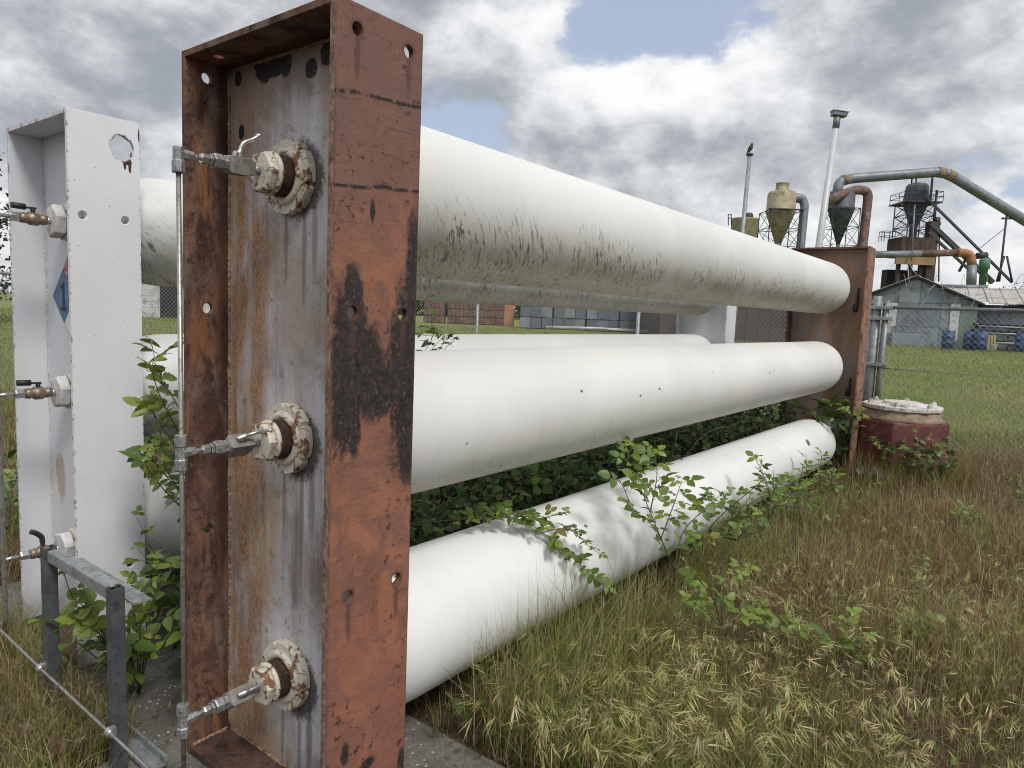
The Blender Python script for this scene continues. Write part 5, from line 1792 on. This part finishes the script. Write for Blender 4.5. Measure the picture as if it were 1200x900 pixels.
# taller stems in front of the lowest tube
cx_ = []
for px, py, num, sp in ((610, 800, 26, 0.12), (580, 790, 12, 0.08), (650, 775, 14, 0.1), (745, 745, 16, 0.15), (790, 700, 8, 0.15), (870, 660, 8, 0.2), (905, 640, 8, 0.2), (530, 840, 12, 0.1), (690, 750, 12, 0.1)):
    p = on(px, py, 1, 1.62)
    cx_.append(np.stack([rng.normal(p.x, sp, num), rng.uniform(1.45, 1.68, num)], 1))
xy = np.concatenate(cx_)
n = len(xy)
seed_stems(acc, xy[:, 0], xy[:, 1], rng.uniform(0.30, 0.50, n), 0.035, 6, cols(n, [(0.12, 0.08, 0.055), (0.15, 0.11, 0.06), (0.26, 0.22, 0.12)], (2, 2, 1)), 0.0024)
# dry stems at the foot of the strut stand
cx_ = []
for px, py, num, sp in ((20, 800, 60, 0.18), (60, 850, 110, 0.16), (20, 880, 110, 0.15), (110, 820, 25, 0.08), (60, 890, 90, 0.12), (100, 880, 40, 0.08)):
    p = on(px, py, 2, 0.0)
    cx_.append(np.stack([rng.normal(p.x, sp, num), rng.normal(p.y, sp, num)], 1))
xy = np.concatenate(cx_)
n = len(xy)
seed_stems(acc, xy[:, 0], xy[:, 1], rng.uniform(0.10, 0.26, n), 0.045, 6, cols(n, [(0.33, 0.25, 0.16), (0.24, 0.17, 0.11), (0.17, 0.10, 0.075)], (2, 2, 1)), 0.0024)
o = acc.build('seeding_grass', M['blade'])
tag(o, 'pale drooping seed heads of wild grass standing above the dry grass', 'grass', kind='stuff')


# ------------------------------------------------------------------ brambles
def leaflet(L, Wd, up0=0.0, fold=0.18, curl=0.25):
    """serrated oval leaflet along +x, folded along its midrib: rows of (x, halfwidth)"""
    rows = [(0.0, 0.02), (0.10, 0.30), (0.20, 0.43), (0.32, 0.50), (0.43, 0.47), (0.55, 0.46), (0.66, 0.36), (0.78, 0.29), (0.9, 0.13), (1.0, 0.0)]
    V, F = [], []
    for i, (t, hw_) in enumerate(rows):
        k = hw_ * Wd * (1.0 + (0.07 if i % 2 else -0.05))
        z = -curl * L * t * t
        V += [(t * L, -k, z + fold * k), (t * L, 0, z), (t * L, k, z + fold * k)]
    for i in range(len(rows) - 1):
        a = i * 3
        F += [(a, a + 1, a + 4, a + 3), (a + 1, a + 2, a + 5, a + 4)]
    return V, F


def leaf_geometry(var):
    """three leaflets on a short stalk; returns (verts, faces), about 0.1 m across"""
    r = random.Random(var)
    m = MB()
    m.tube([(0, 0, 0), (0.02, 0, 0.004), (0.053, 0, 0.004)], 0.0011, 4, False)
    for ang_, L, Wd, x0 in ((0, 0.060, 0.041, 0.052), (1.35, 0.048, 0.033, 0.034), (-1.35, 0.048, 0.033, 0.034)):
        V, F = leaflet(L * r.uniform(0.9, 1.1), Wd * r.uniform(0.9, 1.1), 0, r.uniform(0.1, 0.3), r.uniform(0.1, 0.45))
        a = ang_ + r.uniform(-0.15, 0.15)
        tl = r.uniform(-0.3, 0.2)
        Mx = Matrix.Translation((x0, 0, 0.004)) @ Matrix.Rotation(a, 4, 'Z') @ Matrix.Rotation(tl, 4, 'X')
        m.add([Mx @ Vector(v) for v in V], F, True)
    return m


def mat_leaf(name, a, b, tr):
    t = T(name)
    f = t.noise(40, 4, 0.6)
    v = t.m('ADD', t.m('MULTIPLY', f, 0.5), t.m('MULTIPLY', t.rand(), 0.6), True)
    c = t.mix(v, a, b)
    c = t.mix(t.m('MULTIPLY', t.mr(t.noise(75, 5, 0.7, loc=(2, 2, 5)), 0.60, 0.66), t.mr(t.rand(), 0.45, 0.8)), c, (0.17, 0.095, 0.045))
    c = t.mix(t.mr(t.rand(), 0.93, 0.97, 0, 0.7), c, (0.26, 0.19, 0.05))
    return t.out(c, 0.42, 0, t.bump(t.noise(220, 3, 0.5), 0.15, 0.002), 0.45, tr, t.mix(0.5, c, (0.22, 0.30, 0.05)))


LM = {'mid': mat_leaf('bramble_leaf', (0.052, 0.100, 0.020), (0.125, 0.195, 0.036), 0.25),
      'young': mat_leaf('young_bramble_leaf', (0.130, 0.205, 0.032), (0.240, 0.320, 0.060), 0.34),
      'dark': mat_leaf('old_bramble_leaf', (0.020, 0.045, 0.016), (0.050, 0.090, 0.026), 0.15)}
LEAF = {k: [leaf_geometry(v).mesh('leaf', LM[k]) for v in range(4)] for k in LM}
M['cane'] = plain('bramble_cane', (0.075, 0.060, 0.040), 0.65, 0, 0.3, 30, (0.115, 0.050, 0.040), 0.5)
M['canedry'] = plain('dry_cane', (0.20, 0.155, 0.115), 0.8, 0, 0.3, 30)


def bramble(label, canes, step=0.07, size=1.0, kinds=('mid', 'mid', 'young'), seed=0, rad=0.0035, name='bramble', start=0.15, dense=1, group='brambles among the tubes'):
    r = random.Random(seed)
    root = thing(name, Vector(canes[0][0]), label, 'bramble', group)
    W0 = Vector(canes[0][0])
    for cn in canes:
        pts = smooth_path([Vector(p) for p in cn], 8)
        L = [0]
        for a, b in zip(pts, pts[1:]):
            L.append(L[-1] + (b - a).length)
        MB().tube(pts, [rad * (1 - 0.65 * q / L[-1]) for q in L], 6).build('cane', M['cane'], root)
        s_ = L[-1] * start
        side = 1
        while s_ < L[-1]:
            k = next(i for i in range(len(L)) if L[i] >= s_)
            p = pts[k]
            d = (pts[min(k + 1, len(pts) - 1)] - pts[max(k - 1, 0)]).normalized()
            for _ in range(dense):
                out = d.cross(UP)
                if out.length < 0.1:
                    out = Vector((r.uniform(-1, 1), r.uniform(-1, 1), 0))
                out = (out.normalized() * side + d * r.uniform(0.0, 0.9) + Vector((r.uniform(-.5, .5), r.uniform(-.5, .5), r.uniform(-0.15, 0.55)))).normalized()
                nrm = (UP + Vector((r.uniform(-.6, .6) - 0.25, r.uniform(-.6, .6) - 0.35, 0))).normalized()
                yv = nrm.cross(out).normalized()
                zv = out.cross(yv)
                tip = s_ / L[-1]
                sc = size * r.uniform(0.45, 1.22) * (1.0 if tip < 0.75 else 1.3 - 0.9 * (tip - 0.75) * 2)
                kd = r.choice(kinds) if tip < 0.8 else 'young' if r.random() < 0.6 else r.choice(kinds)
                o = bpy.data.objects.new('leaf', r.choice(LEAF[kd]))
                COL.objects.link(o)
                o.parent = root
                Mx = Matrix((out, yv, zv)).transposed().to_4x4() @ Matrix.Scale(sc, 4)
                Mx.translation = p - W0
                o.matrix_local = Mx
                side = -side
            s_ += step * r.uniform(0.7, 1.3) * (1 if size >= 1 else size)
    return root


def tp(px, py, y):
    return on(px, py, 1, y)


# cane arching over the lowest tube near the rusty frame
bramble('bramble cane with small leaves arching over the lowest near tube beside the rusty frame',
        [[tp(500, 612, 2.15), tp(560, 607, 2.03), tp(612, 610, 1.90), tp(655, 640, 1.76), tp(706, 686, 1.66)],
         [tp(600, 612, 1.95), tp(645, 605, 1.85), tp(665, 600, 1.80)], [tp(630, 625, 1.82), tp(665, 620, 1.75), tp(690, 640, 1.7), tp(705, 650, 1.66)],
         [tp(520, 620, 2.1), tp(560, 600, 2.05), tp(590, 600, 1.98)], [tp(545, 612, 2.06), tp(600, 603, 1.95), tp(640, 612, 1.86)]],
        0.032, 0.85, ('mid', 'mid', 'young'), 1, 0.003)
# upright shoots in front of the lowest tube
base = tp(790, 668, 1.50)
bramble('leafy bramble shoots rising in front of the lowest near tube, middle of the picture',
        [[base, tp(770, 620, 1.52), tp(752, 575, 1.6), tp(742, 545, 1.68)], [base, tp(800, 625, 1.5), tp(822, 600, 1.5), tp(850, 575, 1.48)],
         [tp(775, 630, 1.51), tp(790, 590, 1.55), tp(800, 560, 1.6)], [base, tp(815, 640, 1.45), tp(850, 625, 1.42)],
         [tp(768, 612, 1.53), tp(745, 600, 1.55), tp(730, 570, 1.62), tp(724, 560, 1.66)], [tp(762, 600, 1.55), tp(770, 555, 1.66), tp(765, 525, 1.75)],
         [tp(752, 580, 1.58), tp(735, 545, 1.7), tp(742, 520, 1.78)]],
        0.044, 1.12, ('mid', 'mid', 'young'), 2, 0.0045)
# low bramble in the grass below it
base = tp(845, 735, 1.15)
bramble('low bramble with round leaves in the grass below the upright shoots',
        [[base, tp(835, 700, 1.17), tp(815, 675, 1.2), tp(800, 655, 1.25)], [base, tp(850, 690, 1.15), tp(868, 665, 1.15)], [base, tp(870, 720, 1.1), tp(890, 705, 1.08)],
         [base, tp(825, 715, 1.15), tp(805, 700, 1.18)]], 0.038, 1.0, ('mid', 'young', 'young'), 3, 0.004, start=0.25)
# row along the far half of the lowest tube
for q, (px, py, yy, s_) in enumerate(((862, 615, 1.38, 1.0), (900, 590, 1.45, 1.0), (938, 585, 1.40, 0.9), (965, 560, 1.50, 0.9))):
    base = tp(px, py + 18, yy)
    bramble(('bramble clump by the lowest near tube, nearest the upright shoots', 'second bramble clump along the lowest near tube', 'third bramble clump along the lowest near tube',
             'bramble clump at the far tip of the lowest near tube')[q],
            [[base, base + Vector((random.uniform(-.3, .3), random.uniform(-.15, .1), 0.12)), base + Vector((random.uniform(-.55, .55), random.uniform(-.2, .2), 0.20 + 0.06 * k))] for k in range(5)],
            0.075, 0.9 * s_, ('mid', 'mid', 'young'), 10 + q, 0.005)
# climbing over the far rusty frame
base = tp(985, 545, 1.75)
bramble('dark bramble climbing the foot of the far rusty frame',
        [[base, tp(978, 505, 1.8), tp(985, 480, 1.85), tp(965, 472, 1.95)], [base, tp(990, 515, 1.72), tp(1000, 495, 1.6), tp(998, 480, 1.58)], [base, tp(965, 500, 1.9), tp(940, 480, 2.1), tp(915, 475, 2.3)],
         [base, tp(990, 490, 1.75), tp(980, 465, 1.85)], [base, tp(975, 520, 1.8), tp(965, 490, 1.95), tp(975, 470, 1.9)]], 0.075, 1.35, ('dark', 'mid', 'dark'), 20, 0.006, dense=2)
# dry bush before the pedestal
base = Vector((8.85, 0.95, 0.0))
bramble('half dry bramble bush in front of the red pedestal',
        [[base + Vector((random.uniform(-.3, .3), random.uniform(-.3, .3), 0)), base + Vector((random.uniform(-.35, .35), random.uniform(-.4, .4), 0.3)), base + Vector((random.uniform(-.5, .5), random.uniform(-.6, .6), 0.42 + 0.06 * (k % 4)))] for k in range(14)],
        0.065, 1.0, ('mid', 'dark', 'mid'), 21, 0.005)
# shoots in the dry grass on the right
for q, (px, py, hgt) in enumerate(((985, 775, 0.30), (905, 745, 0.22), (1075, 745, 0.18), (1130, 600, 0.25))):
    base = on(px, py + 25, 2, 0.0)
    bramble(('young bramble shoot with bright leaves in the dry grass, foreground right', 'small bramble shoot in the grass left of the bright shoot', 'small bramble shoot in the grass right of the bright shoot',
             'small bramble shoot in the dry grass towards the pedestal')[q],
            [[base, base + Vector((random.uniform(-.05, .05), random.uniform(-.05, .05), hgt * 0.5)), base + Vector((random.uniform(-.14, .14), random.uniform(-.14, .14), hgt * (0.8 + 0.1 * k)))] for k in range(3)],
            0.036, 0.95, ('young', 'mid', 'young'), 30 + q, 0.0035, start=0.4)
# big leaves by the strut stand
base = Vector((1.33, 2.98, 0.0))
bramble('bramble with broad leaves growing between the channel stand and the white frame',
        [[base, tp(105, 720, 3.05), tp(85, 700, 3.1), tp(75, 672, 3.12)], [base, tp(120, 740, 2.98), tp(110, 735, 2.95), tp(85, 742, 2.95)], [base, tp(150, 730, 2.95), tp(170, 690, 2.95), tp(185, 668, 3.0)],
         [base, tp(175, 760, 2.85), tp(190, 715, 2.85)], [base, tp(160, 740, 2.9), tp(165, 712, 2.9), tp(155, 700, 2.9)], [base, tp(100, 760, 3.0), tp(60, 730, 3.1)], [base, tp(95, 715, 3.05), tp(70, 725, 3.05)],
         [base, tp(150, 770, 2.9), tp(120, 745, 2.88)], [base, tp(165, 720, 2.95), tp(160, 680, 2.98)], [base, tp(180, 700, 2.9), tp(205, 665, 2.9)]],
        0.07, 1.3, ('mid', 'mid', 'young'), 40, 0.004, start=0.3)
base = Vector((1.75, 2.78, 0.0))
bramble('dark bramble low on the slab between the white and rusty frames',
        [[base, base + Vector((random.uniform(-.25, .1), random.uniform(-.15, .35), 0.15)), base + Vector((random.uniform(-.45, .15), random.uniform(-.2, .5), 0.22 + 0.05 * k))] for k in range(12)],
        0.06, 1.15, ('dark', 'mid', 'mid'), 41, 0.0035)
base = Vector((1.95, 2.95, 0.3))
bramble('bramble canes rising between the white and rusty frames',
        [[base, tp(180, 560, 2.95), tp(190, 520, 2.9), tp(178, 480, 2.9)], [base, tp(190, 500, 2.9), tp(172, 470, 2.95)], [base, tp(205, 470, 2.85), tp(172, 432, 2.95), tp(200, 408, 2.8)], [base, tp(200, 560, 2.9), tp(205, 520, 2.85)],
         [base, tp(195, 480, 2.85), tp(180, 412, 2.9), tp(172, 400, 2.9)], [base, tp(180, 540, 2.95), tp(200, 535, 2.85), tp(210, 545, 2.8)]],
        0.062, 1.1, ('mid', 'mid', 'young'), 42, 0.004, start=0.2)
base = Vector((2.15, 2.75, 0.9))
bramble('bramble tips poking up above the middle near tube beside the rusty frame',
        [[base, tp(515, 410, 2.6), tp(505, 380, 2.6), tp(520, 362, 2.6)], [base, tp(500, 408, 2.6), tp(495, 392, 2.6)], [base, tp(525, 405, 2.65), tp(535, 398, 2.65)], [base, tp(510, 405, 2.6), tp(520, 395, 2.6)]],
        0.07, 0.8, ('mid', 'dark', 'mid'), 43, 0.003, start=0.4)
base = on(10, 625, 2, 0.02)
bramble('bramble leaves at the left picture edge beyond the white frame', [[base, base + Vector((0.03, 0.05, 0.2)), base + Vector((0.1 * k - 0.1, 0.1, 0.32 + 0.05 * k))] for k in range(3)], 0.07, 1.1, ('mid', 'mid'), 44, 0.004)

# the thicket between the racks
acc = Acc()
Lv, Lf = leaflet(1.0, 0.72, 0, 0.2, 0.25)
Lv = np.array(Lv)
Lf = np.array(Lf)


def leaf_cloud(acc, P, size, pal, pw):
    n = len(P)
    a = rng.uniform(0, 2 * pi, n)
    pit = rng.normal(-0.15, 0.45, n)
    rol = rng.normal(0, 0.5, n)
    s = size * rng.uniform(0.6, 1.3, n)
    X = np.stack([np.cos(a) * np.cos(pit), np.sin(a) * np.cos(pit), np.sin(pit)], 1)
    Y0 = np.stack([-np.sin(a), np.cos(a), np.zeros(n)], 1)
    Z0 = np.cross(X, Y0)
    Y = Y0 * np.cos(rol)[:, None] + Z0 * np.sin(rol)[:, None]
    Z = np.cross(X, Y)
    V = P[:, None, :] + s[:, None, None] * (Lv[None, :, 0, None] * X[:, None] + Lv[None, :, 1, None] * Y[:, None] + Lv[None, :, 2, None] * Z[:, None])
    k = len(Lv)
    Q = (Lf[None] + (np.arange(n) * k)[:, None, None]).reshape(-1, 4)
    C = np.repeat(cols(n, pal, pw), k, 0)
    acc.add(V.reshape(-1, 3), Q, np.zeros((0, 3), int), C)


n = 9500
x = rng.uniform(1.75, 8.9, n)
y = rng.uniform(2.15, 3.75, n)
top = 0.30 + 0.50 * vnoise(x, y, 2.6, 9) + 0.18 * vnoise(x, y, 7, 10)
z = top * rng.random(n) ** 0.55
for zc_, yc_, rr in ((0.385, 2.035, 0.30), (0.475, 3.75, 0.29)):
    bad = (y - yc_) ** 2 + (z - zc_) ** 2 < rr ** 2
    y = np.where(bad, 2.9 + rng.normal(0, 0.25, n), y)
P = np.stack([x, y, z + 0.02], 1)
leaf_cloud(acc, P, 0.062, [(0.040, 0.078, 0.024), (0.075, 0.130, 0.036), (0.125, 0.195, 0.050), (0.14, 0.10, 0.06)], (3, 3, 1.5, 0.6))
# behind the far rack, further bushes
n = 5000
x = rng.uniform(1.5, 10.6, n)
y = rng.uniform(4.15, 5.6, n)
top = 0.25 + 0.6 * vnoise(x, y, 1.9, 12)
P = np.stack([x, y, top * rng.random(n) ** 0.6], 1)
leaf_cloud(acc, P, 0.07, [(0.050, 0.090, 0.026), (0.085, 0.140, 0.036), (0.13, 0.18, 0.05)], (3, 3, 2))
# overgrown ground between far frames and fence
n = 2600
x = rng.uniform(7.2, 10.8, n)
y = rng.uniform(2.55, 3.6, n)
P = np.stack([x, y, (0.25 + 0.5 * vnoise(x, y, 2.2, 13)) * rng.random(n) ** 0.6], 1)
leaf_cloud(acc, P, 0.06, [(0.070, 0.115, 0.030), (0.12, 0.17, 0.05), (0.15, 0.12, 0.06)], (3, 3, 1))
o = acc.build('bramble_thicket', mat_blade('thicket_leaves', 0.18))
tag(o, 'dense dark bramble thicket filling the ground between the two tube racks', 'thicket', kind='stuff')
m = MB()
for k in range(130):
    a = Vector((random.uniform(1.9, 8.5), random.uniform(2.3, 3.5), 0.0))
    b = a + Vector((random.uniform(-0.5, 0.5), random.uniform(-0.4, 0.4), random.uniform(0.4, 0.85)))
    c = b + Vector((random.uniform(-0.6, 0.6), random.uniform(-0.4, 0.4), random.uniform(-0.35, 0.1)))
    m.tube(arc(a, b, c, 6), 0.004, 4, False)
o = m.build('thicket_canes', M['canedry'])
tag(o, 'tangle of thin dry bramble canes inside the thicket', 'canes', kind='stuff')


# ------------------------------------------------------------------ trees at the picture edges
def tree(label, base, h, w, n, pal, seed):
    base = Vector(base)
    base.z = float(gz(base.x, base.y)) - 0.1
    r = thing('tree', base, label, 'tree')
    rr = random.Random(seed)
    m = MB()
    m.tube([base, base + Vector((0.1, 0.05, h * 0.4)), base + Vector((0, 0.1, h * 0.9))], [w * 0.09, w * 0.06, 0.02], 9)
    for k in range(9):
        a = base + UP * (h * rr.uniform(0.25, 0.7))
        an = rr.uniform(0, 6.28)
        m.tube([a, a + Vector((cos(an) * w * 0.25, sin(an) * w * 0.25, h * 0.1)), a + Vector((cos(an) * w * 0.42, sin(an) * w * 0.42, h * 0.12))], [w * 0.03, w * 0.02, 0.01], 6)
    m.build('trunk', M['cane'], r)
    ac = Acc()
    cl = []
    for k in range(34):
        an = rr.uniform(0, 6.28)
        t = rr.uniform(0.22, 1.0)
        q = w * 0.46 * sqrt(rr.random()) * (1.15 - 0.75 * t)
        cl.append((cos(an) * q, sin(an) * q, h * t, w * rr.uniform(0.08, 0.17)))
    cl = np.array(cl)
    idx = rng.integers(0, len(cl), n)
    P = cl[idx, :3] + rng.normal(0, 1, (n, 3)) * cl[idx, 3][:, None] * np.array([1, 1, 0.7])
    leaf_cloud(ac, P, w * 0.045, pal, [1] * len(pal))
    o = ac.build('crown', M['thick'])
    o.parent = r


M['thick'] = mat_blade('tree_leaves', 0.15)
p = at(-50, 345, 26)
tree('dark tree at the left picture edge behind the white frame', p, 6.3, 4.0, 5000, [(0.022, 0.042, 0.018), (0.035, 0.062, 0.022), (0.05, 0.08, 0.03)], 3)
p = at(1205, 372, 75)
tree('dark round tree top above the long shed roof at the right picture edge', p, 6.3, 4.4, 4000, [(0.022, 0.038, 0.018), (0.035, 0.055, 0.022)], 4)

# hedge line far behind the yard, seen in the gaps between the tubes
ac = Acc()
n = 14000
u = rng.uniform(130, 900, n)
dpt = rng.uniform(88, 100, n)
hh = 3.0 + 3.0 * vnoise(u * 0.05, u * 0, 2.0, 21) + 1.2 * vnoise(u * 0.3, u * 0, 2.0, 22)
zz = hh * rng.random(n) ** 0.7
lat = (u - 600) / FPX * dpt
P = np.stack([FWD.x * dpt + 0.6046 * lat, FWD.y * dpt - 0.7965 * lat, zz + 0.6], 1)
leaf_cloud(ac, P, 0.9, [(0.05, 0.075, 0.03), (0.07, 0.10, 0.04), (0.09, 0.10, 0.05)], (1, 1, 1))
o = ac.build('distant_hedge', M['thick'])
tag(o, 'distant green hedge line behind the yard, seen in the gap between the tubes', 'hedge', kind='stuff')

# broad leaved weeds low in the grass
ac = Acc()
pts = []
for k in range(150):
    f = sqrt(rng.uniform(1.8 ** 2, 8.5 ** 2))
    sd_ = rng.uniform(-0.25, 0.9) * f
    cx0, cy0 = FWD.x * f + 0.6046 * sd_, FWD.y * f - 0.7965 * sd_
    if cy0 > 1.7 or not bool(free(np.array([cx0]), np.array([cy0]))[0]):
        continue
    m_ = int(rng.integers(5, 16))
    r_ = rng.uniform(0.03, 0.13)
    pts.append(np.stack([rng.normal(cx0, r_, m_), rng.normal(cy0, r_, m_), rng.uniform(0.02, 0.17, m_)], 1))
leaf_cloud(ac, np.concatenate(pts), 0.040, [(0.085, 0.14, 0.04), (0.14, 0.20, 0.055), (0.20, 0.23, 0.08)], (2, 2, 1))
o = ac.build('grass_weeds', mat_blade('weed_leaves', 0.3))
tag(o, 'small broad leaved weeds scattered low through the dry grass', 'weeds', kind='stuff')
